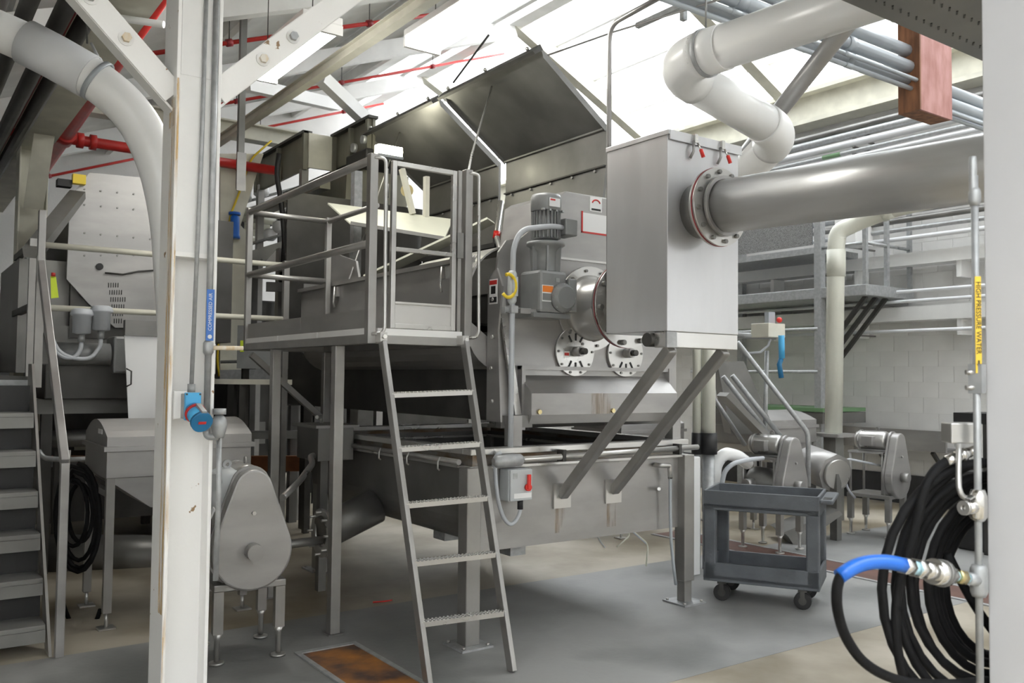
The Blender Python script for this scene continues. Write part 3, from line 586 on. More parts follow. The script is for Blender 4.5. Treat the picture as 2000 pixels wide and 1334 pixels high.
# ================================================================= STRUTTED BOX AND LARGE DUCTS
bx = thing('duct_box', 'tall stainless transition box held out on two diagonal struts', 'box', (3.86, 3.76, 1.78))
BX0, BX1, BY0, BY1, BZ0, BZ1 = 3.56, 4.16, 3.50, 4.01, 1.87, 2.99
build(B(BX0, BX1, BY0, BY1, BZ0, BZ1), 'body', 'steel_box_lit', bx, bev=.004)
build(B(BX0-.006, BX1+.012, BY0-.014, BY1+.006, BZ1-.008, BZ1+.02), 'lid', 'steel_box_lit', bx, bev=.002); build(B(BX0+.004, BX1+.012, BY0-.016, BY0-.006, BZ1-.035, BZ1+.018), 'lid_lip', 'steel_box_lit', bx)
build(B(BX0+.01, BX1, BY0+.005, BY0+.11, BZ0-.09, BZ0), 'support_beam', 'steel_bright', bx, bev=.004); build(B(BX0+.0, BX0+.08, BY0+.0, BY0+.012, BZ0-.09, BZ0-.001), 'beam_end', 'galv', bx)
build(MB().cyl((BX0-.02, BY0+.14, BZ0-.045), (BX0+.1, BY0+.14, BZ0-.045), .04, n=16), 'drain_stub', 'steel_dark', bx)
for x in (3.615, 4.06):
    s_ = build(MB().bar((x, 3.52, 1.775), (x, 4.488, .84), .062, .062, up=(1, 0, 0)), 'strut', 'steel_tube', bx, bev=.008); build(B(x-.07, x+.07, 4.484, 4.498, .76, .92), 'strut_plate', 'steel_bright', s_); build(B(x-.05, x+.03, 4.4975, 4.4995, .60, .76), 'drip_stain', 'drip', s_)
for x in (3.76, 3.99):
    c = build(B(x-.012, x+.012, BY0-.035, BY0, BZ1-.03, BZ1+.02), 'toggle_clamp', 'steel_bright', bx)
    build(MB().tube([(x-.012, BY0-.02, BZ1-.02), (x-.02, BY0-.03, BZ1-.08), (x-.03, BY0-.012, BZ1-.12)], .008, 6), 'clamp_arm', 'steel', c); build(MB().tube([(x+.008, BY0-.035, BZ1-.03), (x+.018, BY0-.05, BZ1-.075)], .006, 6), 'clamp_lever', 'chrome', c); build(MB().tube([(x+.018, BY0-.05, BZ1-.07), (x+.028, BY0-.06, BZ1-.115)], .011, 8), 'clamp_grip', 'red_bright', c)
dx, dz = 3.815, 2.575
du = thing('steel_duct', 'thick horizontal stainless duct flanged to the strutted box', 'duct', (3.8, 2.4, 2.57))
build(MB().cyl((dx, BY0, dz), (dx, 3.372, dz), .158, n=40), 'stub', 'steel_dull', du)
for y, m in ((3.372, 'steel_bright'), (3.348, 'steel_bright')):
    fg = build(MB().ring((dx, y, dz), (0, -1, 0), .15, .222, .018, n=44), 'flange', m, du)
build(MB().ring((dx, 3.354, dz), (0, -1, 0), .15, .224, .006, n=44), 'gasket', 'red_dull', du)
for i in range(12):
    a = i*math.pi/6+.13; c = V((dx+.196*math.cos(a), 3.33, dz+.196*math.sin(a))); build(MB().cyl(c+V((0, .05, 0)), c-V((0, .018, 0)), .013, n=6), 'bolt', 'steel_dull', du)
build(MB().ring((dx, 3.31, dz), (0, -1, 0), .15, .170, .02, n=40), 'collar', 'steel', du)
build(MB().cyl((dx, 3.33, dz), (dx+.15, .9, dz-.06), .149, n=48), 'pipe', 'steel_duct', du)
# ================================================================= ACCESS PLATFORM AND LADDER
pf = thing('access_platform', 'small railed steel access platform beside the machine trough', 'platform', (2.6, 5.7, 0))
PX0, PX1, PY0, PY1, PZ = 2.30, 2.96, 4.65, 6.78, 1.79
for a in ((PX0-.02, PX0+.03, PY0-.02, PY1+.02), (PX1-.03, PX1+.02, PY0-.02, PY1+.02), (PX0+.03, PX1-.03, PY0-.02, PY0+.03), (PX0+.03, PX1-.03, PY1-.03, PY1+.02)):
    build(B(*a, PZ, PZ+.055), 'frame_channel', 'steel_tube', pf, bev=.004)
for a in ((PX0-.015, PX0+.005, PY0+.02, PY0+.72), (PX0-.015, PX0+.005, PY0+.74, PY0+1.42), (PX0-.015, PX0+.005, PY0+1.44, PY1), (PX0+.04, PX1-.04, PY0-.02, PY0+.0)):
    build(B(*a, PZ+.052, PZ+.092), 'deck_edge', 'white_paint', pf)
build(B(PX0, PX1, PY0, PY1, PZ+.055, PZ+.075), 'deck_plate', 'steel_dull', pf)
for a in ((PX0, PX0+.008, PY0+.03, PY0+1.05), (PX0, PX0+.008, PY0+1.055, PY1-.02), (PX0+.03, PX1-.03, PY1-.008, PY1)):
    build(B(*a, PZ+.09, PZ+.205), 'toe_board', 'steel', pf)
for n_, x, y, z in ((0, PX0, PY0, 2.905), (1, PX0, PY1, 2.905), (2, PX1, PY1, 2.905), (3, PX1, PY0, 2.905)):
    w2 = .026 if n_ in (0, 3) else .022
    build(B(x-w2, x+w2, y-w2, y+w2, PZ, z), 'post', 'steel_tube', pf, bev=.004)
for z in (2.875, 2.38):
    build(MB().tube([(PX0, PY0, z), (PX0, PY1, z)], .024, 12), 'rail', 'steel_tube', pf); build(MB().tube([(PX0, PY1, z), (PX1, PY1, z)], .021, 12), 'rail', 'steel_tube', pf)
build(MB().tube([(PX1, PY1, 2.875), (PX1, 5.9, 2.875)], .021, 10), 'rail', 'steel_tube', pf)
# gate
g0, g1, gz0, gz1 = 2.425, 2.875, 1.885, 2.885
gt = build(B(g0, g0+.03, PY0-.015, PY0+.015, gz0, gz1), 'gate', 'steel_bright', pf, bev=.003)
for a in ((g1-.03, g1, gz0, gz1), (g0+.03, g1-.03, gz1-.03, gz1), (g0+.03, g1-.03, 2.345, 2.37), (g0+.03, g1-.03, gz0, gz0+.03), (g0+.03, g1-.03, 2.03, 2.045)):
    build(B(a[0], a[1], PY0-.014, PY0+.014, a[2], a[3]), 'gate_bar', 'steel_bright', gt, bev=.003)
build(B(g0+.03, g1-.03, PY0+.0, PY0+.006, gz0+.03, 2.03), 'kick_plate', 'steel_bright', gt)
for z in (2.05, 2.70): build(MB().cyl((g0-.03, PY0, z-.04), (g0-.03, PY0, z+.04), .014, n=10), 'hinge', 'steel_dull', gt)
build(MB().cyl((g0-.03, PY0, 2.1), (g0-.03, PY0, 2.83), .009, n=8), 'gate_spring', 'steel_dull', gt)
build(B(g1+.005, g1+.05, PY0-.02, PY0+.02, 2.34, 2.5), 'gate_latch', 'steel_dull', gt)
build(B(g1+.01, g1+.034, PY0-.016, PY0+.016, PZ+.06, 2.89), 'gate_stop', 'steel_tube', pf)
# grab handles
for x, dx_, in ((PX0, .07), (PX1, .065)):
    pts = [(x, PY0-.02, 2.88), (x+dx_, PY0-.03, 2.885), (x+dx_, PY0-.05, PZ+.09), (x+dx_-.02, PY0-.05, PZ+.06), (x, PY0-.02, PZ+.055)]
    build(MB().tube(pts, .0105, 10, fil=.05), 'grab_handle', 'steel_bright', pf)
for x, y, z0 in ((2.325, 5.14, 0), (2.325, 6.22, 0)):
    lg = build(B(x-.032, x+.032, y-.032, y+.032, .006, PZ), 'leg', 'steel_tube', pf, bev=.004); build(B(x-.05, x+.05, y-.05, y+.05, .002, .010), 'foot_plate', 'steel_dull', lg)
lg = build(B(2.95-.03, 2.95+.03, 6.72, 6.78, .006, PZ), 'leg', 'steel_tube', pf, bev=.004); build(B(2.9, 3.0, 6.70, 6.80, .002, .010), 'foot_plate', 'steel_dull', lg)
build(MB().bar((2.33, 6.76, 1.76), (2.94, 6.76, 1.24), .045, .045), 'brace', 'steel_tube', pf)
# ladder
ld = thing('ladder', 'inclined five-rung steel ladder hooked onto the platform edge', 'ladder', (2.6, 4.2, 0))
LT = [(2.345, 4.575, 1.80), (2.905, 4.575, 1.82)]; LB = [(2.362, 4.03, .003), (2.838, 3.945, .003)]
for t_, b_ in zip(LT, LB):
    rl = build(MB().bar(t_, b_, .030, .058, up=(0, 1, 0)), 'side_rail', 'steel_tube', ld, bev=.004)
    build(B(t_[0]-.022, t_[0]+.022, 4.56, PY0-.02, 1.80, 1.855), 'hook_plate', 'steel_bright', rl); build(MB().cyl((t_[0], 4.565, 1.83), (t_[0], 4.545, 1.83), .014, n=6), 'bolt', 'chrome', rl)
for k in range(5):
    t = (1.5-.302*k); f = 1-t/1.81
    a = V(LT[0]).lerp(V(LB[0]), f); b = V(LT[1]).lerp(V(LB[1]), f)
    rg = build(MB().bar(a, b, .055, .026, up=(0, 0, 1)), 'rung', 'steel_bright', ld)
    tm = MB(); n_ = 22
    for i in range(n_):
        c = a.lerp(b, (i+.5)/n_)+V((0, 0, .013))
        for dy in (-.02, 0, .02): tm.lathe([(.0085, 0), (.005, .006)], c+V((0, dy, 0)), Z, 6)
    o = build(tm, 'grip_dimples', 'steel_bright', rg); o['kind'] = 'stuff'
# ================================================================= PIPES OVERHEAD, RIGHT
pa = thing('pvc_pipe', 'thick white pipe zigzagging above the strutted steel box', 'pipe', (4.2, 3.5, 3.66))
E1 = V((4.14, 4.07, 3.66)); E2 = P(1527, 262, y=4.15); E0 = V((4.36, 1.0, 3.66)); E3 = P(1425, 368, d=7.9)
d10 = (E0-E1).normalized(); d12 = (E2-E1).normalized(); d23 = (E3-E2).normalized()
build(MB().cyl(E0, E1+d10*.27, .136, n=32), 'run', 'pvc', pa); build(MB().cyl(E1+d12*.27, E2-d12*.2, .136, n=32), 'run', 'pvc', pa); build(MB().cyl(E2+d23*.2, E3, .136, n=32), 'run', 'pvc', pa)
def elbow(a, c, b, r, n=28):
    pts = [a*(1-t)**2 + c*(2*t*(1-t)) + b*t*t for t in [i/10 for i in range(11)]]; return MB().tube(pts, r, n)
build(elbow(E1+d10*.30, E1, E1+d12*.30, .146), 'elbow', 'pvc', pa); build(elbow(E2-d12*.24, E2, E2+d23*.24, .146), 'elbow', 'pvc', pa)
build(MB().cyl(E1+d10*.26, E1+d10*.46, .144, n=32), 'coupling', 'pvc', pa)
h = build(MB().ring(E1+d10*.30, d10, .145, .153, .03, n=32), 'hanger_ring', 'galv', pa); build(MB().tube([E1+d10*.31+V((0, 0, .15)), E1+d10*.31+V((0, 0, .32)), E1+d10*.31+V((0, 0, 1.9))], .006, 6), 'hanger_rod', 'steel_dull', h)
pb = thing('pvc_pipe', 'pale vertical drain pipe with a bent top before the block wall', 'pipe', P(1628, 1010, z=0))
dq = 10.2; Q0 = P(1628, 846, d=dq)
build(MB().tube([Q0, P(1633, 478, d=dq), P(1637, 452, d=dq), P(1680, 432, d=dq-.1), P(1742, 408, d=dq-.4), P(1900, 372, d=dq-1.1)], .098, 24, fil=.26, seg=8), 'run', 'pvc_cream', pb)
build(MB().cyl(P(1633, 488, d=dq), P(1633, 540, d=dq), .106, n=24), 'coupling', 'pvc_cream', pb); build(MB().cyl(P(1722, 416, d=dq-.33), P(1748, 406, d=dq-.42), .106, n=24), 'coupling', 'pvc_cream', pb)
build(B(Q0.x-.17, Q0.x+.17, Q0.y-.17, Q0.y+.17, Q0.z-.04, Q0.z), 'base_flange', 'steel', pb)
build(B(Q0.x-.08, Q0.x+.08, Q0.y-.08, Q0.y+.08, 0, Q0.z-.04), 'base_post', 'steel_dull', pb)
for k, (px, r, top) in enumerate(((1361, .036, 470), (1384, .058, 560))):
    a = P(px, 850, d=7.5); b = P(px, top, d=7.5)
    t = thing('pvc_pipe', ['slim cream riser pipe behind the right strut', 'wider cream riser pipe with dark rubber sleeve behind the right strut'][k], 'pipe', (a.x, a.y, 0))
    build(MB().cyl(a, b, r, n=18), 'run', 'pvc_cream', t); build(MB().cyl(a+V((0, 0, .02)), a-V((0, 0, .16)), r*1.25, n=18), 'rubber_sleeve', 'black', t); build(MB().cyl(a-V((0, 0, .16)), (a.x, a.y, 0), r*.9, n=14), 'lower_pipe', 'galv', t)
sg = build(MB().cyl(P(1668, 30, d=6.0), P(1400, 372, d=8.4), .066, n=20), 'diagonal_tube', 'steel'); tag(sg, 'diagonal grey steel tube behind the zigzag white pipe', 'pipe')
od = thing('overhead_duct', 'wide grey overhead duct crossing the top right corner', 'duct', (3.6, 1.4, 2.9))
build(MB().prism([(.85, 2.98), (.93, 2.9), (1.76, 2.9), (1.84, 2.98), (1.84, 3.3), (.85, 3.3)], (1.2, 0, 0), Y, Z, (6.6, 0, 0)), 'body', 'steel_dull', od)
dm = MB()
for i in range(64):
    for j in range(7): dm.bar((1.9+i*.05+.02*(j % 2), 1.02+j*.11, 2.899), (1.925+i*.05+.02*(j % 2), 1.035+j*.11, 2.899), .006, .004)
o = build(dm, 'dimples', 'steel_dark', od); o['kind'] = 'stuff'
# rusty pull box with conduits
rp = P(1797, 213, d=7.6); rzt = P(1797, 25, d=7.6).z
rb = thing('pull_box', 'rusty red box hung among the overhead conduits', 'box', rp)
build(B(rp.x, rp.x+.02, rp.y, rp.y+.20, rp.z, rzt), 'side_panel', 'wood_red', rb); build(B(rp.x+.02, rp.x+.53, rp.y, rp.y+.02, rp.z, rzt), 'front_panel', 'wood_pink', rb)
build(B(rp.x+.02, rp.x+.53, rp.y+.02, rp.y+.20, rp.z, rp.z+.02), 'bottom_panel', 'wood_red', rb); build(B(rp.x+.51, rp.x+.53, rp.y+.02, rp.y+.20, rp.z+.02, rzt), 'side_panel', 'wood_red', rb); build(B(rp.x+.02, rp.x+.51, rp.y+.18, rp.y+.20, rp.z+.02, rzt), 'back_panel', 'wood_red', rb)
cdl = ['topmost thick', 'second thick', 'upper thin', 'middle thick', 'lowest thin']
for k, (py, r, dy) in enumerate(((92, .055, .12), (122, .055, .10), (142, .018, .03), (150, .045, .12), (163, .02, .08))):
    yy = rp.y+dy; q = P(1752, py, y=yy)
    t = thing('overhead_conduit', 'grey-blue %s conduit entering the rusty pull box' % cdl[k], 'conduit', (q.x, q.y, q.z), 'conduits entering the rusty box')
    build(MB().tube([(q.x-3.6, yy, q.z), (rp.x+.0, yy, q.z)], r, 12), 'pipe', 'conduit_blue', t)
    for x in (q.x-.75, q.x-2.1): build(MB().cyl((x, yy, q.z), (x+.1, yy, q.z), r*1.15, n=12), 'coupling', 'conduit_blue', t)
    t2 = build(MB().tube([(rp.x+.53, yy, q.z-.22+k*.02), (rp.x+2.2, yy, q.z-.22+k*.02)], r, 12), 'overhead_conduit', 'conduit_blue'); tag(t2, 'grey-blue %s conduit leaving the far side of the rusty box' % cdl[k], 'conduit', 'conduits leaving the rusty box')
hs = thing('hanger_strut', 'steel hanger channel dropping to the overhead conduits', 'bracket', (0, 0, 0)); a = P(1335, 40, d=6.6)
build(B(a.x-.02, a.x+.02, a.y-.02, a.y+.02, a.z, a.z+2), 'channel', 'galv', hs); build(MB().bar((a.x, a.y-.5, a.z+.12), (a.x, a.y+.5, a.z+.12), .04, .04), 'crossbar', 'galv', hs)
# handrail-like tube rising behind the box, and stay rods
gtu = tag(build(MB().tube([P(1189, 640, d=5.75), P(1190, 50, d=5.75), P(1330, -28, d=5.0)], .017, 10, fil=.12), 'bent_tube', 'steel'), 'tall bent steel tube rising at the box corner', 'pipe')
tag(build(MB().tube([P(1058, 112, d=7.6), P(1200, 62, d=6.9), P(1500, -30, d=5.6)], .008, 6), 'stay_rod', 'steel'), 'thin rod from the lid corner to the upper right', 'rod')
tag(build(MB().tube([P(885, 162, d=8.2), P(955, 68, d=8.0)], .010, 6), 'lid_stay', 'steel_dark'), 'dark stay rod from the lid edge up to the lamp', 'rod')
# ================================================================= WALL PIPES
def zw(px, py, x=10.55): return P(px, py, x=x).z
wl = [(253, 1650, .045, 'steel_dull', 'uppermost dark grey'), (266, 1650, .05, 'galv', 'second'), (283, 1650, .05, 'pvc_grey', 'third'), (299, 1650, .03, 'galv', 'green-banded'), (310, 1650, .03, 'pvc_grey', 'fifth'), (322, 1650, .035, 'galv', 'sixth'),
      (398, 1850, .05, 'galv', 'seventh'), (417, 1850, .04, 'steel_dull', 'eighth'), (436, 1850, .03, 'galv', 'ninth'), (455, 1850, .03, 'pvc_grey', 'tenth'), (563, 1850, .022, 'pvc_grey', 'eleventh'), (583, 1850, .022, 'pvc_grey', 'twelfth'), (643, 1850, .022, 'pvc_grey', 'lowest')]
for py, px, r, m, nm in wl:
    z = zw(px, py); t = thing('wall_pipe', '%s of the long horizontal pipes on the block wall, counted downward' % nm, 'pipe', (10.55, 7, z), 'pipes along the block wall')
    build(MB().tube([(10.55, 2.5, z), (10.55, 11.5, z)], r, 10), 'run', m, t)
    if nm == 'green-banded':
        p = P(1625, 290, x=10.55); build(MB().cyl((10.55, p.y-.14, z), (10.55, p.y+.14, z), r*1.08, n=12), 'green_band', 'green_belt', t)
    for y in (4.6, 6.9, 9.2): build(B(10.53, 11.0, y-.02, y+.02, z-r-.02, z-r), 'wall_bracket', 'steel_dull', t)
for py, h, nm in ((508, .14, 'upper white steel ledge along the block wall'), (620, .16, 'lower white steel ledge along the block wall')):
    z = zw(1850, py, 10.75); lg = thing('wall_ledge', nm, 'ledge', (10.85, 7, z)); build(B(10.7, 10.99, 2.5, 12, z-.02, z+.02), 'top_flange', 'white_paint', lg); build(B(10.7, 10.72, 2.5, 12, z+.02, z+h), 'face', 'white_paint', lg); 
    for y in (4.2, 5.6, 7, 8.4): build(B(10.74, 10.99, y-.03, y+.03, z-.22, z-.02), 'bracket', 'white_paint', lg)
# bench plank on the wall
bz = P(1760, 858, x=10.6); wb = thing('wall_bench', 'grey shelf board bracketed low on the block wall', 'shelf', (10.7, 6.4, bz.z))
build(B(10.58, 10.62, 5.7, 7.6, bz.z-.13, bz.z+.13), 'front_board', 'steel', wb); build(B(10.62, 10.99, 5.7, 7.6, bz.z-.13, bz.z-.10), 'shelf_board', 'steel_dull', wb)
for y in (5.9, 6.65, 7.4): build(MB().bar((10.95, y, .45), (10.64, y, bz.z-.14), .04, .04), 'bracket', 'steel_dark', wb)
# ================================================================= MEZZANINE BY THE WALL
mz = thing('mezzanine', 'steel mezzanine walkway with rails in front of the block wall', 'platform', (9.3, 6.5, 0))
_n = P(1692, 565, d=10.9); NX, NY, NZ = _n.x, _n.y, _n.z-.07
build(B(NX, 10.96, NY, NY+2.9, NZ, NZ+.14), 'deck', 'galv', mz, bev=.01)
py_ = P(1597, 500, x=NX).y
for x, y, z0, z1 in ((NX+.04, py_, 0, 4.1), (NX+.04, NY+2.8, 0, 4.1), (10.9, NY+2.8, 0, 4.1)): build(B(x-.05, x+.05, y-.05, y+.05, z0, z1), 'post', 'galv', mz)
for x, y in ((NX+.03, NY+.03), (10.9, NY+.03), (NX+.5, NY+.03)): build(B(x-.025, x+.025, y-.025, y+.025, NZ+.14, NZ+1.2), 'rail_post', 'galv', mz)
for z in (NZ+.66, NZ+1.18):
    build(MB().tube([(10.9, NY+.03, z), (NX+.03, NY+.03, z), (NX+.03, py_, z)], .022, 8), 'rail', 'galv', mz)
for k in range(3):
    x = NX+.15+.22*k; build(MB().bar((x, NY+.1, NZ), (x, NY+.75, NZ-.75), .05, .05), 'brace', 'steel_dark', mz)
UZ = P(1500, 498, x=NX).z
build(B(NX, NX+.9, py_, NY+2.9, UZ-.06, UZ+.02), 'upper_deck', 'galv', mz); build(B(NX+.02, NX+.04, py_+.1, NY+2.8, UZ+.06, UZ+.46), 'perforated_panel', 'perf', mz)
build(B(NX+.3, NX+.7, py_-.35, py_-.05, UZ+.05, UZ+.5), 'white_cabinet', 'white_paint', mz)
for z in (2.28, 1.72): build(MB().tube([(NX, NY+2.9, z), (NX, py_, z)], .022, 8), 'rail', 'galv', mz)
build(B(NX-.05, NX+.9, py_-.1, NY+2.8, 1.20, 1.25), 'lower_shelf', 'green_belt', mz); build(B(NX-.05, NX+.9, py_-.1, NY+2.8, 1.05, 1.19), 'shelf_beam', 'steel_dull', mz)
# control box with hoses in front of the mezzanine
cb = thing('control_box', 'pale green control enclosure with red stop button by the mezzanine', 'box', P(1505, 660, d=8.8)); a = P(1482, 655, d=8.8)
build(B(a.x, a.x+.26, a.y-.12, a.y+.1, a.z-.02, a.z+.12), 'body', 'cream_paint', cb, bev=.006); q = P(1522, 625, d=8.8); build(MB().ball(q, .03, 8), 'stop_button', 'red_bright', cb); build(B(q.x-.1, q.x-.0, q.y+.05, q.y+.1, q.z-.06, q.z+.08), 'side_cabinet', 'conduit_blue', cb)
build(MB().tube([P(1440, 655, d=8.9), P(1515, 658, d=8.9)], .03, 8), 'support_arm', 'galv', cb); build(MB().tube([P(1460, 690, d=8.8), P(1485, 688, d=8.8), P(1500, 675, d=8.8), P(1505, 662, d=8.8)], .012, 8), 'cable', 'conduit_grey', cb)
build(MB().cyl(P(1498, 685, d=8.85), P(1493, 880, d=8.85), .022, n=8), 'stand_pipe', 'galv', cb)
sg_ = thing('spray_gun', 'blue-handled hose nozzle hanging near the mezzanine post', 'nozzle', P(1525, 740, d=8.7))
build(MB().cyl(P(1526, 655, d=8.7), P(1527, 700, d=8.7), .03, n=10), 'blue_sleeve', 'blue_light', sg_); build(MB().tube([P(1526, 700, d=8.7), P(1522, 712, d=8.7), P(1526, 738, d=8.7)], .025, 8), 'grip', 'blue_deep', sg_)
# inclined chute with hand rails
ch = thing('inclined_chute', 'inclined steel chute with sloping hand rails behind the cart', 'conveyor', P(1480, 840, d=8.6))
for dd, pts in ((8.4, ((1440, 668), (1578, 845), (1579, 950))), (8.8, ((1412, 735), (1505, 852))), (8.6, ((1430, 733), (1528, 856))), (9.0, ((1392, 775), (1455, 870)))):
    build(MB().tube([P(x, y, d=dd) for x, y in pts], .024, 8, fil=.05), 'hand_rail', 'galv', ch)
a, b = P(1398, 720, d=9.0), P(1470, 850, d=9.0)
build(MB().prism([(0, 0), (.28, 0), (.62, -.75), (.15, -.75)], P(1400, 705, d=9.1), _rt, Z, _fw*.3), 'chute_body', 'steel_dull', ch)
build(MB().bar(P(1412, 770, d=8.7), P(1500, 860, d=8.7), .34, .05), 'chute_pan', 'steel_dull', ch)
build(MB().cyl(P(1402, 670, d=9.2), P(1402, 712, d=9.2), .05, n=12), 'spindle', 'steel', ch)
# ================================================================= HOPPER TABLES
def hopper(c, L, W, H, rz, label):
    t = thing('lidded_hopper', label, 'hopper', c, 'lidded steel hoppers')
    t.rotation_euler = (0, 0, rz); ORG[t.name] = V((0, 0, 0))
    build(B(-L/2, L/2, -W/2, W/2, H-.22, H-.05), 'body', 'steel', t, bev=.004)
    build(MB().prism([(-L/2, H-.22), (L/2, H-.22), (L*.2, H-.42), (-L*.2, H-.42)], (0, -W/2+.02, 0), X, Z, (0, W-.04, 0)), 'sloped_bottom', 'steel', t)
    build(B(-L/2-.02, L/2+.02, -W/2-.02, W/2+.02, H-.05, H-.02), 'rim', 'steel', t)
    pr = [(-W/2, H-.02)] + [(y, z) for y, z in [(-W/2+W*i/10, H-.02+.16*math.sin(math.pi*(.12+.76*i/10))) for i in range(11)]] + [(W/2, H-.02)]
    l = build(MB().prism(pr, (-L/2, 0, 0), Y, Z, (L, 0, 0)), 'lid', 'steel', t)
    build(B(-L/2-.003, -L/2, -.2, -.08, H+.05, H+.08), 'lid_label', 'label_white', l)
    for x in (-L/2+.03, L/2-.03):
        for y in (-W/2+.03, W/2-.03):
            lg = build(B(x-.025, x+.025, y-.025, y+.025, .10, H-.05), 'leg', 'steel_tube', t); build(MB().cyl((x, y, .01), (x, y, .10), .012, n=8), 'foot_screw', 'steel_bright', lg); build(B(x-.05, x+.05, y-.05, y+.05, 0.002, .012), 'foot_plate', 'steel_bright', lg)
        build(B(x-.02, x+.02, -W/2+.05, W/2-.05, H-.34, H-.30), 'crossbar', 'steel_tube', t)
    return t
hopper((8.2, 6.6, 0), 1.1, .75, 1.12, 0, 'steel hopper with curved lid behind the inclined chute')
hopper((6.5, 6.95, 0), .9, .75, 1.10, 0, 'steel hopper with curved lid behind the cream riser pipes')
# ================================================================= PUMPS WITH EGG-SHAPED GUARDS
def pump(loc, rz, label):
    t = thing('gear_pump', label, 'pump', loc, 'pumps with egg-shaped belt guards'); ORG[t.name] = V((0, 0, 0))
    # egg guard, faces -y
    R0, z0, R1, z1 = .222, .62, .105, .965
    d = z1-z0; al = math.acos((R0-R1)/d)
    egg = [(R0*math.sin(a), z0+R0*math.cos(a)) for a in [al + (2*math.pi-2*al)*i/28 for i in range(29)]] + [(R1*math.sin(a), z1+R1*math.cos(a)) for a in [-al + 2*al*i/14 for i in range(15)]]
    g = build(MB().prism(egg, (0, -.235, 0), X, Z, (0, .085, 0), sm=False), 'belt_guard', 'steel', t, bev=.012)
    build(MB().prism([(x*1.04, .66+(z-.66)*1.04) for x, z in egg], (0, -.152, 0), X, Z, (0, .02, 0)), 'guard_back', 'steel', g)
    build(MB().cyl((0, -.235, z0), (0, -.31, z0), .046, n=22), 'shaft_cover', 'steel', g); build(MB().cyl((0, -.235, .83), (0, -.25, .83), .012, n=6), 'bolt', 'steel_bright', g)
    m = build(MB().lathe([(.05, 0), (.088, .008), (.098, .03), (.10, .06), (.10, .30), (.088, .33), (.04, .34)], (0, -.10, .985), Y, 26), 'motor', 'steel_bright', t)
    build(B(-.16, -.085, .0, .12, .93, 1.03), 'terminal_box', 'steel', m, bev=.006); build(MB().ring((0, .02, 1.10), (1, 0, 0), .012, .024, .012, n=12), 'lifting_eye', 'steel', m)
    build(MB().cyl((0, .18, .985), (0, .20, .985), .103, n=26), 'end_band', 'steel', m)
    build(B(-.17, .17, -.12, .26, .855, .875), 'motor_shelf', 'steel', t)
    for x, y in ((-.15, -.1), (.15, -.1), (-.15, .24), (.15, .24)): build(MB().cyl((x, y, .44), (x, y, .86), .013, n=8), 'shelf_rod', 'steel', t)
    pc_ = build(MB().lathe([(.06, -.14), (.09, -.12), (.10, -.02), (.14, .02), (.15, .16), (.14, .2), (.05, .22)], (0, .02, z0), Y, 24), 'pump_case', 'steel_dull', t)
    build(MB().cyl((-.12, .14, z0), (-.26, .14, z0), .045, n=14), 'port', 'steel', pc_); build(MB().cyl((.12, .14, z0), (.26, .14, z0), .045, n=14), 'port', 'steel', pc_)
    build(B(-.06, .06, -.06, .2, .44, .56), 'pump_foot', 'steel_dull', t)
    build(B(-.2, .2, -.2, .26, .40, .44), 'base_frame', 'steel_tube', t, bev=.006)
    for x in (-.17, .17):
        for y in (-.17, .23):
            lg = build(B(x-.027, x+.027, y-.027, y+.027, .17, .40), 'leg', 'steel_tube', t); build(MB().lathe([(.03, .17), (.016, .14), (.014, .02)], (x, y, 0), Z, 10), 'foot_screw', 'steel_bright', lg); build(MB().cyl((x, y, .004), (x, y, .016), .042, n=14), 'foot_pad', 'steel_bright', lg)
    t.location = loc; t.rotation_euler = (0, 0, rz); return t
p1 = pump((1.735, 5.10, 0), -.10, 'pump with grey egg-shaped guard beside the near left column')
def dup(src, loc, rz, label):
    c = copy_tree(src, None, loc, rz); c['label'] = label; return c
p2 = dup(p1, (8.52, 5.30, 0), .12, 'pump with egg-shaped guard standing alone by the block wall')
for c_ in list(p2.children):
    if c_.name.startswith(('pump_case', 'pump_foot')):
        for q_ in list(c_.children): bpy.data.objects.remove(q_)
        bpy.data.objects.remove(c_)
p3 = dup(p1, (6.95, 5.42, 0), .10, 'pump with egg-shaped guard partly hidden behind the grey cart')
gc_ = build(MB().lathe([(.04, 0), (.10, .01), (.13, .05), (.135, .2), (.12, .3), (.05, .32)], (-.10, -.13, .93), Y, 24), 'gear_case', 'box_grey', p1)
build(MB().cyl((-.20, -.14, 1.0), (-.20, -.02, 1.0), .045, n=16), 'case_cap', 'motor_grey', gc_); build(MB().ring((-.10, .0, 1.085), (0, 1, 0), .012, .026, .012, n=14), 'lifting_eye', 'galv', gc_); build(MB().bar((-.25, -.12, .72), (-.2, -.16, .86), .035, .01), 'id_plate', 'label_white', gc_)
cbl = tag(build(MB().tube([P(1748, 915, d=9.2), P(1650, 895, d=9.0), P(1648, 925, d=9.0), P(1655, 955, d=9.0), P(1670, 972, d=9.1)], .012, 8, fil=.2), 'pump_cable', 'conduit_grey'), 'grey cable curving to the lone pump by the wall', 'cable')
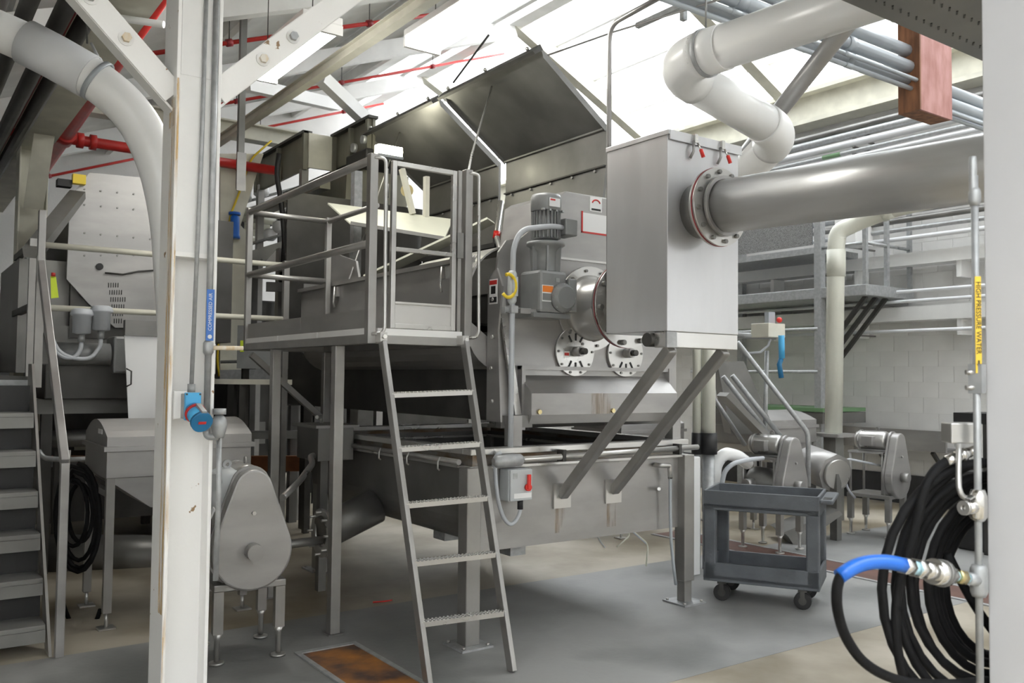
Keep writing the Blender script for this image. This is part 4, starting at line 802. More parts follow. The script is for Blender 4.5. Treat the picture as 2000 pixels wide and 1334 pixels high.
# steel pump head / drum between the two
dh = thing('drum_motor', 'faceted steel drum housing on a post right of the cart', 'machine', P(1600, 960, d=9.4)); a = P(1580, 905, d=9.3); b = P(1632, 925, d=8.9)
build(MB().cyl(a, b, .20, .20, n=8), 'housing', 'steel', dh); build(MB().cyl(b, b+(b-a).normalized()*.04, .15, n=20), 'end_cover', 'steel_bright', dh); build(B(a.x-.05, a.x+.05, a.y-.05, a.y+.05, 0, a.z), 'post', 'steel_dull', dh); build(B(b.x-.04, b.x+.04, b.y-.04, b.y+.04, 0, b.z), 'post', 'steel_dull', dh)
wh = thing('white_hose', 'bundle of white ribbed hose arching behind the cart', 'hose', P(1400, 960, d=7.6))
build(MB().tube([P(1393, 960, d=7.6), P(1398, 905, d=7.6), P(1415, 885, d=7.6), P(1440, 890, d=7.7), P(1460, 905, d=7.9)], .055, 12, fil=.12), 'hose', 'pvc', wh); build(MB().tube([P(1408, 955, d=7.5), P(1415, 920, d=7.5), P(1432, 905, d=7.5), P(1460, 898, d=7.6), P(1490, 895, d=7.8)], .02, 10, fil=.1), 'thin_hose', 'conduit_grey', wh)
gd = tag(build(MB().prism([(0, 0), (.55, .22), (.58, .18), (.3, -.02), (.3, -.38), (.26, -.38), (.05, -.04)], P(1530, 1040, d=8.6), _rt, Z, _fw*.45), 'low_ramp', 'steel_dull'), 'low grey ramp on the floor behind the cart', 'conveyor')
jb = tag(build(B(*(lambda p: (p.x, p.x+.10, p.y, p.y+.1, 0.003, p.z))(P(1352, 893, d=7.2))), 'junction_cabinet', 'label_white', bev=.01), 'narrow white box behind the tank right leg', 'box')
# black bin and box at the right
bn = thing('black_bin', 'black plastic bin behind the hose hanger', 'bin', P(1900, 960, d=8.5)); a = P(1868, 950, d=8.5)
build(MB().prism([(0, 0), (.5, 0), (.56, .7), (-.05, .7)], (a.x, a.y, 0.002), X, Z, (0, -.5, 0)), 'body', 'black', bn, bev=.02); build(B(a.x-.08, a.x+.6, a.y-.54, a.y+.04, .7, .76), 'rim', 'black', bn, bev=.01)
bk = thing('black_crate', 'dark open crate above the hose hanger on a stand', 'crate', P(1880, 815, d=8.4)); a = P(1862, 822, d=8.4)
build(B(a.x, a.x+.5, a.y-.4, a.y, a.z-.02, a.z+.08), 'body', 'black', bk); build(B(a.x+.05, a.x+.1, a.y-.3, a.y-.25, 0, a.z-.02), 'leg', 'steel_dark', bk); build(B(a.x+.4, a.x+.45, a.y-.3, a.y-.25, 0, a.z-.02), 'leg', 'steel_dark', bk)
# ================================================================= CART
ct = thing('utility_cart', 'grey plastic two-shelf utility cart on casters', 'cart', (0, 0, 0)); ORG[ct.name] = V((0, 0, 0))
CL, CW, CH = .80, .52, .80; cm = 'cart_grey'
def tray(z, h, nm):
    q = build(B(-CL/2, CL/2, -CW/2, CW/2, z, z+.02), nm, cm, ct)
    for a in ((-CL/2, CL/2, -CW/2, -CW/2+.018), (-CL/2, CL/2, CW/2-.018, CW/2), (-CL/2, -CL/2+.018, -CW/2+.018, CW/2-.018), (CL/2-.018, CL/2, -CW/2+.018, CW/2-.018)): build(B(*a, z-.02, z+h), 'tray_wall', cm, q, bev=.005)
    return q
t1 = tray(CH-.12, .12, 'top_tray'); tray(.17, .115, 'bottom_tray')
build(B(CL/2, CL/2+.09, -CW/2, CW/2, CH-.05, CH-.02), 'handle_shelf', cm, t1, bev=.01)
for y in (-.19, -.12): build(B(CL/2+.02, CL/2+.075, y-.025, y+.025, CH-.022, CH-.017), 'handle_slot', 'ink', t1)
for x in (-1, 1):
    for y in (-1, 1):
        xx, yy = x*(CL/2-.045), y*(CW/2-.03)
        build(MB().prism([(-.045, 0), (.045, 0), (.045, .53), (-.045, .53)], (xx, yy-.03, .16), X, Z, (0, .06, 0)), 'upright', cm, ct, bev=.012)
        w_ = build(MB().cyl((x*(CL/2-.12), y*(CW/2-.08)-.02, .062), (x*(CL/2-.12), y*(CW/2-.08)+.02, .062), .06, n=20), 'wheel', 'black', ct); build(MB().cyl((x*(CL/2-.12), y*(CW/2-.08)-.024, .062), (x*(CL/2-.12), y*(CW/2-.08)+.024, .062), .028, n=14), 'hub', 'steel_dark', w_)
        build(B(x*(CL/2-.12)-.03, x*(CL/2-.12)+.03, y*(CW/2-.08)-.032, y*(CW/2-.08)+.032, .125, .155), 'caster_fork', 'steel_dark', w_); 
        for s in (-1, 1): build(B(x*(CL/2-.12)-.015, x*(CL/2-.12)+.015, y*(CW/2-.08)+s*.028-.003, y*(CW/2-.08)+s*.028+.003, .05, .13), 'caster_plate', 'steel_dark', w_)
ct.location = (5.31, 4.215, 0); ct.rotation_euler = (0, 0, math.radians(-60))
# ================================================================= WASH-DOWN HOSE STATION AT THE RIGHT COLUMN
PYX = P(1903, 700, d=1.96); pz0 = .35
hp = thing('water_pipe', 'slim vertical high pressure water pipe on the right column', 'pipe', (PYX.x, PYX.y, pz0))
_hb = P(1907, 700, d=1.96)
def HP(py, dx_=0): return V((_hb.x, _hb.y, P(1907, py, d=1.96).z)) + _rt*(dx_*1.96/F)
build(MB().tube([HP(340), HP(1500)], .0078, 12), 'pipe', 'galv', hp)
build(MB().lathe([(.009, 0), (.013, .01), (.013, .03), (.010, .04)], HP(400), Z, 14), 'union', 'galv', hp)
build(MB().lathe([(.007, -.05), (.0085, -.035), (.0085, .045), (.007, .055)], HP(350, -3), Z, 14), 'pipe_housing', 'galv', hp)
lbp = build(MB().prism([(-.0068, 0), (.0068, 0), (.0068, -.215), (-.0068, -.215)], HP(540)-_fw*.0090, _rt, Z, -_fw*.0012), 'pipe_label', 'label_yellow', hp)
text('HIGH PRESSURE WATER', .0150, HP(621)-_fw*.0103, (0, 0, -1), _rt, 'ink', lbp, lift=.0003)
ac = HP(711)-_fw*.0104
build(MB().prism([(-.002, .008), (.002, .008), (.002, 0), (.0052, 0), (0, -.008), (-.0052, 0), (-.002, 0)], ac, _rt, Z, -_fw*.0006), 'label_arrow', 'ink', lbp)
for py in (727, 757): build(MB().cyl(HP(py), P(1886, py, d=1.96), .0055, n=10), 'clamp_stud', 'steel_bright', hp)
build(B(*(lambda p: (p.x-.008, p.x+.012, p.y-.015, p.y+.015, p.z-.03, p.z+.035))(HP(742))), 'clamp_plate', 'galv', hp)
vb = build(MB().lathe([(.012, -.035), (.019, -.025), (.019, .02), (.014, .035)], HP(985), Z, 14), 'ball_valve', 'chrome', hp)
build(MB().cyl(HP(990), P(1886, 992, d=1.93), .014, n=12), 'valve_stem', 'chrome', vb); build(MB().ring(P(1886, 992, d=1.93), P(1886, 992, d=1.93)-HP(990), .006, .016, .008, n=14), 'valve_nut', 'steel_bright', vb)
build(MB().bar(P(1890, 975, d=1.93), P(1912, 962, d=1.95), .012, .004), 'valve_lever', 'chrome', vb)
te = build(MB().lathe([(.014, -.035), (.018, -.025), (.018, .025), (.014, .035)], HP(1130), Z, 14), 'tee', 'galv', hp)
TE = HP(1130); c0 = P(1762, 1104, d=1.80); dv = (c0-TE)
def seg(t0, t1, r, m, nm, n=6, par=hp): return build(MB().cyl(TE+dv*t0, TE+dv*t1, r, n=n), nm, m, par)
cpl = seg(.0, .17, .014, 'galv', 'nipple', 14)
seg(.17, .21, .011, 'tape', 'thread_tape', 12, cpl); seg(.21, .31, .0165, 'brass', 'hex_nut', 6, cpl); seg(.31, .37, .0115, 'tape', 'thread_tape', 12, cpl); seg(.36, .46, .018, 'chrome', 'hex_body', 6, cpl); seg(.46, .62, .027, 'chrome', 'coupler_sleeve', 20, cpl); seg(.49, .52, .029, 'steel_dull', 'sleeve_groove', 20, cpl); seg(.60, .75, .019, 'chrome', 'coupler_neck', 16, cpl); seg(.74, .84, .021, 'chrome', 'hex_nut', 6, cpl); seg(.84, .90, .014, 'tape', 'thread_tape', 12, cpl); seg(.90, 1.0, .0185, 'chrome', 'hex_nut', 6, cpl)
# blue sleeve and the hose that leaves it
hz = thing('wash_hose', 'black hose hanging from the coupling with a bright blue sleeve', 'hose', P(1690, 1334, d=1.9))
sl = [P(1766, 1104, d=1.80), P(1735, 1097, d=1.79), P(1700, 1097, d=1.78), P(1668, 1106, d=1.77), P(1639, 1126, d=1.76)]
build(MB().tube(sl, .0148, 16, fil=.03), 'blue_sleeve', 'blue', hz)
hpts = [P(x, y, d=dd) for x, y, dd in ((1652, 1114, 1.765), (1640, 1128, 1.76), (1634, 1150, 1.76), (1634, 1185, 1.77), (1646, 1235, 1.79), (1676, 1285, 1.82), (1716, 1315, 1.86), (1770, 1334, 1.9), (1850, 1338, 1.95), (1930, 1330, 2.0))]
build(MB().tube(hpts, .0107, 14, fil=.06, seg=5), 'hose', 'rubber', hz)
# coil on the hanger
hg = thing('hose_hanger', 'small steel hose hanger with a bent hook on the right column', 'hanger', P(1880, 860, d=1.98))
a = P(1858, 826, d=1.98); b = P(1914, 866, d=1.98)
hgp = build(MB().prism([(0, 0), (.07, 0), (.07, -.046), (0, -.046)], a, _rt, Z, _fw*.05), 'bracket', 'steel_bright', hg, bev=.003)
build(MB().tube([P(1873, 866, d=1.98), P(1872, 930, d=1.97), P(1873, 955, d=1.96), P(1880, 972, d=1.96), P(1908, 976, d=1.96)], .0062, 10, fil=.025), 'hook_rod', 'steel_bright', hg)
ch_ = thing('coiled_hose', 'large coil of black rubber hose hanging on the right column', 'hose', P(1850, 1334, d=2.1))
pts = []
random.seed(3)
loops = 9
for i in range(loops):
    dep = 2.0 + .022*i; f = i/(loops-1)
    cxp = 1925 + 20*f + random.uniform(-6, 6); rx = 190 - 105*f + random.uniform(-7, 7); top = 905 + 95*f**1.3 + random.uniform(-8, 8); bot = 1395 - 130*f + random.uniform(-18, 18)
    for k in range(28):
        t = 2*math.pi*k/28; ex = cxp + rx*math.sin(-t)*(1+.10*math.sin(-t)*0); ey = (top+bot)/2 - (bot-top)/2*math.cos(t)
        sh = 30*math.sin(math.pi*min(1, max(0, (ey-top)/(bot-top))))  # sag
        pts.append(P(ex - sh*.3, ey, d=dep + .022*k/28))
st_ = [P(1846, 905, d=2.02), P(1862, 893, d=2.02)]
sm = []
for i in range(len(pts)-1): sm += [pts[i], (pts[i]+pts[i+1])/2]
build(MB().tube(pts, .0108, 10), 'coil', 'rubber', ch_)
lead = [P(x, y, d=dd) for x, y, dd in ((1852, 900, 1.99), (1828, 915, 1.99), (1806, 950, 1.985), (1795, 1000, 1.985), (1780, 1060, 1.99), (1757, 1130, 2.0), (1748, 1200, 2.0), (1752, 1270, 2.0), (1770, 1345, 2.0))]
build(MB().tube(lead, .0108, 10, fil=.05), 'lead_loop', 'rubber', ch_)
f0 = P(1848, 901, d=1.99); f1 = P(1908, 878, d=1.99); fd = f1-f0
for t0, t1, r in ((0, .3, .0125), (.3, .42, .015), (.42, .75, .0118), (.5, .62, .0145), (.75, 1, .011)): build(MB().cyl(f0+fd*t0, f0+fd*t1, r, n=12), 'hose_fitting', 'chrome', ch_)
build(MB().tube([P(x, y, d=2.12) for x, y in ((1850, 1080), (1900, 1180), (1960, 1260))], .0108, 10, fil=.1), 'loose_loop', 'rubber', ch_)
# ================================================================= FITTINGS ON THE NEAR LEFT COLUMN
ap_ = thing('air_pipe', 'vertical galvanised compressed air pipe on the near left column', 'pipe', (1.135, 3.83, 1))
ax_ = 1.132
build(MB().tube([(ax_, 3.835, 3.6), (ax_, 3.83, 1.36)], .0135, 12), 'pipe', 'galv', ap_)
lb_ = build(B(ax_-.016, ax_+.016, 3.812, 3.816, 1.745, 1.965), 'pipe_label', 'label_blue', ap_)
text('COMPRESSED AIR', .0205, (ax_, 3.8115, 1.868), (0, 0, 1), (-1, 0, 0), 'label_white', lb_, lift=.0004)
build(MB().cyl((ax_, 3.812, 1.762), (ax_, 3.8105, 1.762), .009, n=14), 'label_dot', 'label_white', lb_)
build(MB().lathe([(.015, -.03), (.022, -.02), (.022, .02), (.015, .03)], (ax_, 3.83, 1.715), Z, 12), 'tee', 'galv', ap_); build(MB().cyl((ax_, 3.83, 1.715), (ax_+.15, 3.83, 1.717), .010, n=10), 'branch_pipe', 'rust_stain', ap_)
rg_ = build(MB().lathe([(.014, .0), (.03, -.02), (.034, -.045), (.024, -.09), (.02, -.10)], (ax_+.045, 3.80, 1.43), Z, 14), 'drip_valve', 'galv', ap_); build(MB().cyl((ax_+.045, 3.80, 1.43), (ax_+.045, 3.80, 1.455), .028, n=14), 'valve_cap', 'galv', rg_); build(MB().tube([(ax_, 3.83, 1.37), (ax_, 3.82, 1.335), (ax_+.045, 3.80, 1.335)], .015, 10, fil=.02), 'elbow', 'galv', rg_)
build(MB().tube([(ax_+.055, 3.83, 1.33), (ax_+.06, 3.83, 1.10), (ax_+.055, 3.83, .72)], .012, 8), 'drop_pipe', 'galv', ap_)
cc = thing('socket_conduit', 'thin conduit running down the column to the blue socket', 'conduit', (1.075, 3.83, 1.5))
build(MB().tube([(1.092, 3.84, 3.6), (1.085, 3.836, 2.6), (1.066, 3.832, 1.53)], .009, 10), 'pipe', 'galv', cc); build(MB().cyl((1.066, 3.832, 1.56), (1.066, 3.832, 1.525), .016, n=10), 'connector', 'galv', cc)
sk_ = thing('power_socket', 'blue industrial power socket on the near left column', 'socket', (1.06, 3.8, 1.4))
build(B(.992, 1.045, 3.815, 3.84, 1.415, 1.53), 'mounting_plate', 'white_paint', sk_); build(B(1.02, 1.075, 3.76, 3.838, 1.415, 1.52), 'back_box', 'galv', sk_, bev=.004)
rc = build(B(1.018, 1.084, 3.744, 3.762, 1.41, 1.525), 'cover_plate', 'blue_light', sk_, bev=.004)
sd = V((.10, -.78, -.42)).normalized(); s0 = V((1.053, 3.748, 1.452))
build(MB().cyl(s0, s0+sd*.085, .036, .039, n=22), 'barrel', 'blue_light', rc); build(MB().ring(s0+sd*.018, sd, .035, .043, .012, n=22), 'red_ring', 'red', rc); build(MB().cyl(s0+sd*.085, s0+sd*.103, .044, n=22), 'cap', 'blue_deep', rc)
a_, b_, c_ = frame(sd); build(MB().bar(s0+sd*.1045-b_*.016, s0+sd*.1045+b_*.016, .003, .011, up=c_), 'cap_label', 'red', rc)
build(MB().bar(s0+sd*.03+c_*.044, s0+sd*.10+c_*.047, .020, .010), 'latch', 'galv', rc)
for x in (1.024, 1.078):
    for z in (1.417, 1.518): build(MB().cyl((x, 3.744, z), (x, 3.740, z), .004, n=8), 'screw', 'steel_dark', rc)
# ================================================================= LEFT STAIR AND LANDING
sr = thing('steel_stair', 'steep steel stair with flat side rail at the far left', 'stair', (.3, 6.1, 0))
sx0, sx1 = -.35, .80
for k in range(6):
    z = .14+.235*k; y = 5.66+.15*k; tdd = build(B(sx0, sx1, y, y+.24, z, z+.028), 'tread', 'steel_dull', sr, bev=.003); build(B(sx0, sx1, y, y+.012, z-.07, z), 'nosing', 'steel_dull', tdd)
    build(B(sx0, sx1, y+.232, y+.24, z+.028, z+.2), 'gap_shade', 'black', tdd)  # black sheet painting the shade in the open gap between treads
for x in (sx0-.02, sx1+.02): build(MB().prism([(5.60, 0), (5.75, 0), (6.86, 1.50), (6.86, 1.66), (6.70, 1.66)], (x-.008, 0, 0), Y, Z, (.016, 0, 0)), 'stringer', 'steel_tube', sr)
hr_ = [(.86, 5.58, 0), (.86, 5.58, 1.09), (.86, 6.80, 2.36), (.86, 6.80, 2.72)]
for a, b in zip(hr_, hr_[1:]): build(MB().bar(a, b, .045, .06, up=(0, 1, 0) if a[1] == b[1] else (0, 0, 1)), 'side_rail', 'steel', sr, bev=.004)
build(MB().bar((.86, 6.80, 1.5), (.86, 6.80, 2.4), .05, .05), 'post', 'steel_tube', sr)
ln = thing('stair_landing', 'grated steel landing with pale rails above the left stair', 'platform', (.6, 7.6, 1.5))
build(B(sx0, .86, 6.87, 8.6, 1.50, 1.55), 'deck', 'galv', ln); gr = MB()
for i in range(24): gr.box(sx0, .84, 6.87+i*.07, 6.875+i*.07, 1.55, 1.575)
o = build(gr, 'grating_bars', 'steel_dark', ln); o['kind'] = 'stuff'
build(B(sx0, .86, 6.865, 6.87, 1.45, 1.55), 'edge_angle', 'galv', ln)
for z0 in (2.10, 2.58):
    build(MB().tube([(.9, 7.55, z0), (2.30+.6, 7.55, z0)], .024, 10), 'rail', 'cream_paint', ln); build(MB().bar((.9, 7.55, z0), (.9, 8.6, z0), .04, .05), 'rail', 'steel_dark', ln)
for x in (.9, 2.9): build(B(x-.025, x+.025, 7.525, 7.575, 0, 2.62), 'post', 'steel_tube', ln)
# ================================================================= BOLTED PANEL MACHINE
pm = thing('panel_machine', 'tall bolted grey panel machine behind the left stair rails', 'machine', (1.7, 8.6, 0))
yp = 8.2
pol = [P(x, y, y=yp) for x, y in ((137, 385), (175, 337), (330, 352), (330, 640), (225, 640), (172, 592), (130, 545))]
build(MB().prism([(p.x, p.z) for p in pol], (0, yp, 0), X, Z, (0, .03, 0)), 'front_panel', 'steel', pm)
x0, x1 = pol[0].x, pol[2].x
build(B(x0+.03, x1+.6, yp+.03, yp+2.0, 1.9, pol[0].z-.05), 'casing', 'steel_dark', pm)
for i in range(5):
    for py in (487+12, 455, 400, 370): p = P(165+i*32, py if py > 460 else py+i*3, y=yp); build(MB().cyl(p, p-V((0, .010, 0)), .008, n=6), 'bolt', 'steel_dull', pm)
p = P(194, 521, y=yp); build(MB().cyl(p, p-V((0, .02, 0)), .03, n=10), 'plug', 'black', pm)
for r in range(6):
    for c in range(7-abs(r-2)):
        p = P(212+c*4.6+r*2.2, 557+r*14, y=yp); build(MB().bar(p-V((0, .003, .020)), p+V((0, -.003, .020)), .008, .006), 'vent_slot', 'ink', pm)
a = P(137, 385, y=yp); b = P(80, 440, y=7.9)
build(MB().prism([(0, 0), (.02, .06), (1.4, -.55), (1.35, -.62)], (a.x, yp, a.z), -Y*.5-X*.3, Z, (.12, 0, 0)), 'sloped_cover', 'steel_dull', pm)
q = P(152, 355, y=yp); build(B(q.x-.05, q.x+.05, yp-.08, yp-.01, q.z-.03, q.z+.05), 'yellow_sensor', 'yellow', pm); build(B(q.x-.16, q.x-.05, yp-.05, yp+.05, q.z-.06, q.z), 'sensor_bracket', 'black', pm)
build(MB().tube([P(205, 533, y=yp-.02), P(240, 536, y=yp-.02), P(270, 530, y=yp-.02), P(300, 528, y=yp-.02)], .008, 6), 'surface_cable', 'steel_dark', pm)
build(B(x0-.35, x0+.1, yp+.1, yp+1.5, 1.6, 2.55), 'side_cabinet', 'steel_dull', pm)
build(MB().prism([(0, 0), (1.3, 0), (.95, -.6), (.35, -.6)], (x0-.2, yp+.05, 2.0), X, Z, (0, 1.2, 0)), 'hopper_bottom', 'steel_dull', pm)
for x in (x0, x1+.3):
    for y in (yp+.15, yp+1.8): build(B(x-.04, x+.04, y-.04, y+.04, 0, 2.0), 'leg', 'steel_dark', pm)
dr_ = thing('dump_door', 'bright crumpled steel sheet hanging below the panel machine', 'panel', (1.9, 7.6, 1.3)); a = [P(x, y, y=7.3) for x, y in ((243, 655), (330, 655), (330, 836), (252, 836))]
build(MB().prism([(p.x, p.z) for p in a], (0, 7.3, 0), X, Z, (0, .012, 0)), 'sheet', 'label_white', dr_); p = P(247, 720, y=7.29); build(MB().tube([p, p+V((.03, -.03, -.02)), p+V((.03, -.03, -.12)), p+V((0, 0, -.14))], .006, 6), 'sheet_handle', 'steel_dark', dr_)
build(B(a[0].x, a[1].x, 7.28, 7.35, a[0].z, a[0].z+.12), 'top_bar', 'steel_dull', dr_)
# two round junction cans with looping conduits
for k, (px, py) in enumerate(((160, 628), (198, 622))):
    c = P(px, py, y=7.5); t = thing('conduit_can', ['left of two grey round conduit cans under the panel machine', 'right of two grey round conduit cans under the panel machine'][k], 'junction box', c)
    build(MB().lathe([(.055, .10), (.075, .09), (.085, .06), (.085, .05), (.068, .04), (.066, -.09), (.03, -.10)], c, Z, 18), 'can', 'conduit_grey', t)
    build(MB().cyl(c-V((0, 0, .10)), c-V((0, 0, .16)), .025, n=10), 'fitting', 'galv', t)
    tp = [c-V((0, 0, .16))] + [P(x, y, y=7.5) for x, y in (((158, 680), (148, 698), (130, 700), (110, 690), (96, 660)), ((196, 675), (180, 700), (150, 702), (115, 690), (92, 640), (88, 590)))[k]]
    build(MB().tube(tp, .017, 8, fil=.12), 'flexible_conduit', 'conduit_grey', t)
mfr = thing('drive_unit', 'cluttered grey drive unit below the round conduit cans', 'machine', (1.5, 7.8, 1.2)); c = P(180, 700, y=7.8)
build(B(c.x-.35, c.x+.55, 7.7, 8.3, c.z-.33, c.z-.05), 'gear_case', 'steel_dark', mfr, bev=.01); build(B(c.x+.12, c.x+.38, 7.6, 7.9, c.z-.12, c.z+.18), 'housing', 'motor_grey', mfr, bev=.02); build(MB().cyl((c.x-.3, 7.65, c.z+.03), (c.x+.1, 7.65, c.z+.03), .09, n=16), 'drive_motor', 'motor_grey', mfr)
build(MB().cyl((c.x+.45, 7.55, c.z), (c.x+.48, 7.55, c.z), .1, n=16), 'pulley', 'galv', mfr); build(B(c.x-.4, c.x+.9, 7.9, 8.0, c.z-.45, c.z-.33), 'frame_beam', 'steel_dull', mfr)
for x in (c.x-.3, c.x+.7): build(B(x-.04, x+.04, 7.9, 7.98, 0, c.z-.45), 'leg', 'steel_dark', mfr)
hopper((1.62, 6.35, 0), .92, .72, 1.16, 0, 'steel hopper with curved lid behind the near left column')
# switch cabinets on the far column, hi-vis tag
ec = thing('wall_switch', 'grey switch cabinet with hanging conduit beside the far beige column', 'switch', P(62, 520, y=8.9)); a = P(50, 500, y=8.9); b = P(82, 547, y=8.9)
build(B(a.x, b.x, 8.85, 9.0, b.z, a.z), 'body', 'box_grey', ec, bev=.006); build(MB().tube([P(62, 548, y=8.9), P(60, 600, y=8.9), P(56, 660, y=8.9), P(52, 735, y=8.9)], .025, 8), 'conduit', 'conduit_grey', ec)
hv = thing('warning_tag', 'bright yellow-green warning tag hanging by the left rails', 'tag', P(104, 550, y=8)); a = P(104, 540, y=8.0); b = P(105, 572, y=8.0)
build(MB().prism([(-.02, 0), (.02, 0), (.045, -.17), (-.01, -.18)], a, X, Z, (0, .004, 0)), 'tag', 'hivis', hv); build(MB().cyl(a+V((0, 0, .03)), a, .016, n=8), 'clip', 'red', hv)
# hose coil at the left
lh = thing('coiled_hose', 'dark hose coil hanging behind the left stair rail', 'hose', P(160, 1230, d=5.9)); pts = []
random.seed(5)
for i in range(5):
    cxp = 150+random.uniform(-8, 8); rx = 44-5*i; top = 905+10*i; bot = 1110-14*i+random.uniform(-15, 15)
    for k in range(20):
        t = 2*math.pi*k/20; pts.append(P(cxp+rx*math.sin(t), (top+bot)/2-(bot-top)/2*math.cos(t), d=5.75+.03*i+.03*k/20))
build(MB().tube(pts, .014, 8), 'coil', 'rubber', lh); build(MB().tube([P(x, y, d=5.75) for x, y in ((118, 1090), (122, 1180), (140, 1222), (165, 1232), (188, 1215), (196, 1190))], .014, 8, fil=.1), 'tail', 'rubber', lh)
build(MB().tube([P(136, 880, d=5.8), P(130, 950, d=5.7), P(118, 962, d=5.6)], .01, 6, fil=.05), 'hanger_hook', 'steel_bright', lh)
cyl_ = tag(build(MB().cyl(P(95, 1085, d=7.2), P(420, 1085, d=7.6), .17, n=24), 'drain_drum', 'steel_dull'), 'grey horizontal steel drum low behind the hopper legs', 'drum')
lowp = tag(build(MB().cyl(P(-20, 862, d=7.0), P(330, 850, d=7.6), .07, n=16), 'low_pipe', 'steel_dull'), 'grey horizontal pipe behind the left hopper lid', 'pipe')
spt = tag(build(MB().tube([P(75, 880, d=6.6), P(85, 895, d=6.6), P(120, 898, d=6.6), P(205, 896, d=6.6)], .02, 8, fil=.08), 'spray_wand', 'galv'), 'pale bent pipe poking past the left stair rail', 'pipe')
# ================================================================= LEFT OVERHEAD PIPES
pl_ = thing('pvc_pipe', 'thick white pipe curving down behind the near left column', 'pipe', (1.0, 4.8, 0)); 
Q = [P(-70, 35, d=4.35), P(60, 85, d=4.35), P(190, 158, d=4.4), P(310, 270, d=4.5), P(340, 500, d=4.55), P(352, 1380, d=4.55)]
build(MB().tube([P(-700, -248, d=4.25), P(70, 92, d=4.37)], .098, 28), 'run', 'pvc', pl_)
build(MB().tube([P(50, 82, d=4.36), P(108, 112, d=4.38), P(175, 150, d=4.4)], .112, 28), 'coupling', 'pvc_grey', pl_)
build(MB().tube([P(105, 110, d=4.38), P(190, 157, d=4.4), P(262, 220, d=4.45), P(310, 315, d=4.5), P(335, 430, d=4.52), P(352, 700, d=4.55), P(360, 1370, d=4.55)], .102, 28, fil=.3, seg=8), 'bend', 'pvc', pl_)
h = build(MB().ring(P(186, 155, d=4.4), P(262, 215, d=4.45)-P(176, 150, d=4.4), .104, .112, .025, n=28), 'hanger_ring', 'conduit_blue', pl_); build(MB().tube([P(178, 84, d=4.4), P(195, 118, d=4.4)], .007, 6), 'hanger_link', 'galv', h); build(MB().tube([P(168, -60, d=4.4), P(170, 85, d=4.4)], .005, 6), 'hanger_rod', 'steel_dark', h)
rm = thing('sprinkler_main', 'thick red fire main along the beam with a cross tee', 'pipe', (1.4, 7, 3.9))
a = P(312, -10, x=1.42); b = P(92, 318, x=1.42); build(MB().tube([a+(a-b)*.6, b+(b-a)*.1], .070, 14), 'run', 'red', rm)
c = a.lerp(b, .76)
build(MB().cyl(c+(a-c).normalized()*.12, c-(a-c).normalized()*.12, .095, n=14), 'tee', 'red', rm)
cr_ = thing('sprinkler_cross_main', 'red fire pipe crossing the thick main with grooved couplings', 'pipe', (1, c.y, c.z)); build(MB().tube([(-.6, c.y, c.z-.02), (1.42, c.y, c.z-.02), (3.6, c.y, c.z-.03)], .055, 12), 'run', 'red', cr_)
for x in (1.30, 1.56, 1.68, 3.2): build(MB().cyl((x-.03, c.y, c.z-.02), (x+.03, c.y, c.z-.02), .08, n=12), 'coupling', 'red', cr_)
for k, (x, r, z, m) in enumerate(((.86, .05, 3.58, 'steel_dark'), (.73, .05, 3.55, 'steel_dark'), (.79, .02, 3.60, 'red_dull'), (.55, .045, 3.50, 'steel_dark'))):
    t = tag(build(MB().tube([(x, -.2, z), (x, 12.5, z)], r, 10), 'overhead_pipe', m), ['dark overhead pipe nearest the left roof beam', 'dark overhead pipe second from the left roof beam', 'thin red pipe between two dark overhead pipes', 'dark overhead pipe furthest left under the roof'][k], 'pipe', 'dark pipes under the left roof')
tag(build(MB().tube([P(135, -10, d=5.0), P(138, 20, d=5.0), P(185, 28, d=5.0), P(320, 48, d=5.0)], .02, 10, fil=.05), 'white_branch_pipe', 'pvc'), 'thin white elbow pipe behind the left column brace', 'pipe')
tag(build(MB().tube([P(85, 305, x=1.24), P(88, 330, x=1.24), P(90, 380, x=1.24), P(84, 420, x=1.24), P(80, 470, x=1.24)], .03, 8, fil=.1), 'grey_flex_pipe', 'conduit_blue'), 'grey flexible pipe down the far beige column', 'pipe')
hpst = thing('hanger_post', 'grey square hanger post dropping from the roof right of the column', 'post', P(470, 365, y=8.6)); a = P(468, 368, y=8.6); b = P(478, 60, y=8.6)
build(B(a.x-.03, a.x+.03, 8.57, 8.63, a.z, a.z+2.6), 'post', 'steel_dull', hpst); build(B(a.x-.045, a.x+.045, 8.555, 8.57, a.z-.03, a.z+.35), 'splice_plate', 'steel', hpst)
# ================================================================= CENTRE BACK: TOWER, CONVEYORS, TRAYS
tw = thing('conveyor_tower', 'pale grey plate tower with blue filter and yellow hose behind the platform', 'tower', (3.1, 10.2, 0)); yp = 10.0
def plate(pts, y, t, nm, m, par): return build(MB().prism([(P(a, b, y=y).x, P(a, b, y=y).z) for a, b in pts], (0, y, 0), X, Z, (0, t, 0)), nm, m, par)
plate(((430, 300), (515, 300), (500, 345), (470, 440), (488, 460), (486, 730), (430, 730)), yp, .04, 'side_plate', 'cream_paint', tw)
plate(((440, 730), (486, 730), (486, 1000), (440, 1000)), yp, .04, 'lower_plate', 'steel_dark', tw)
a = P(458, 420, y=yp-.1); b = P(458, 466, y=yp-.1); fb = build(MB().lathe([(.06, 0), (.062, .03), (.055, .04), (.05, a.z-b.z-.02), (.02, a.z-b.z)], b, Z, 16), 'filter_bowl', 'blue', tw); build(MB().cyl(a, a+V((0, 0, .03)), .065, n=16), 'filter_head', 'blue', fb)
build(MB().tube([P(x, y, y=yp-.05) for x, y in ((530, 275), (490, 310), (466, 380), (448, 425), (446, 520), (440, 600), (430, 640), (424, 700), (428, 735))], .012, 8, fil=.1), 'yellow_hose', 'yellow', tw)
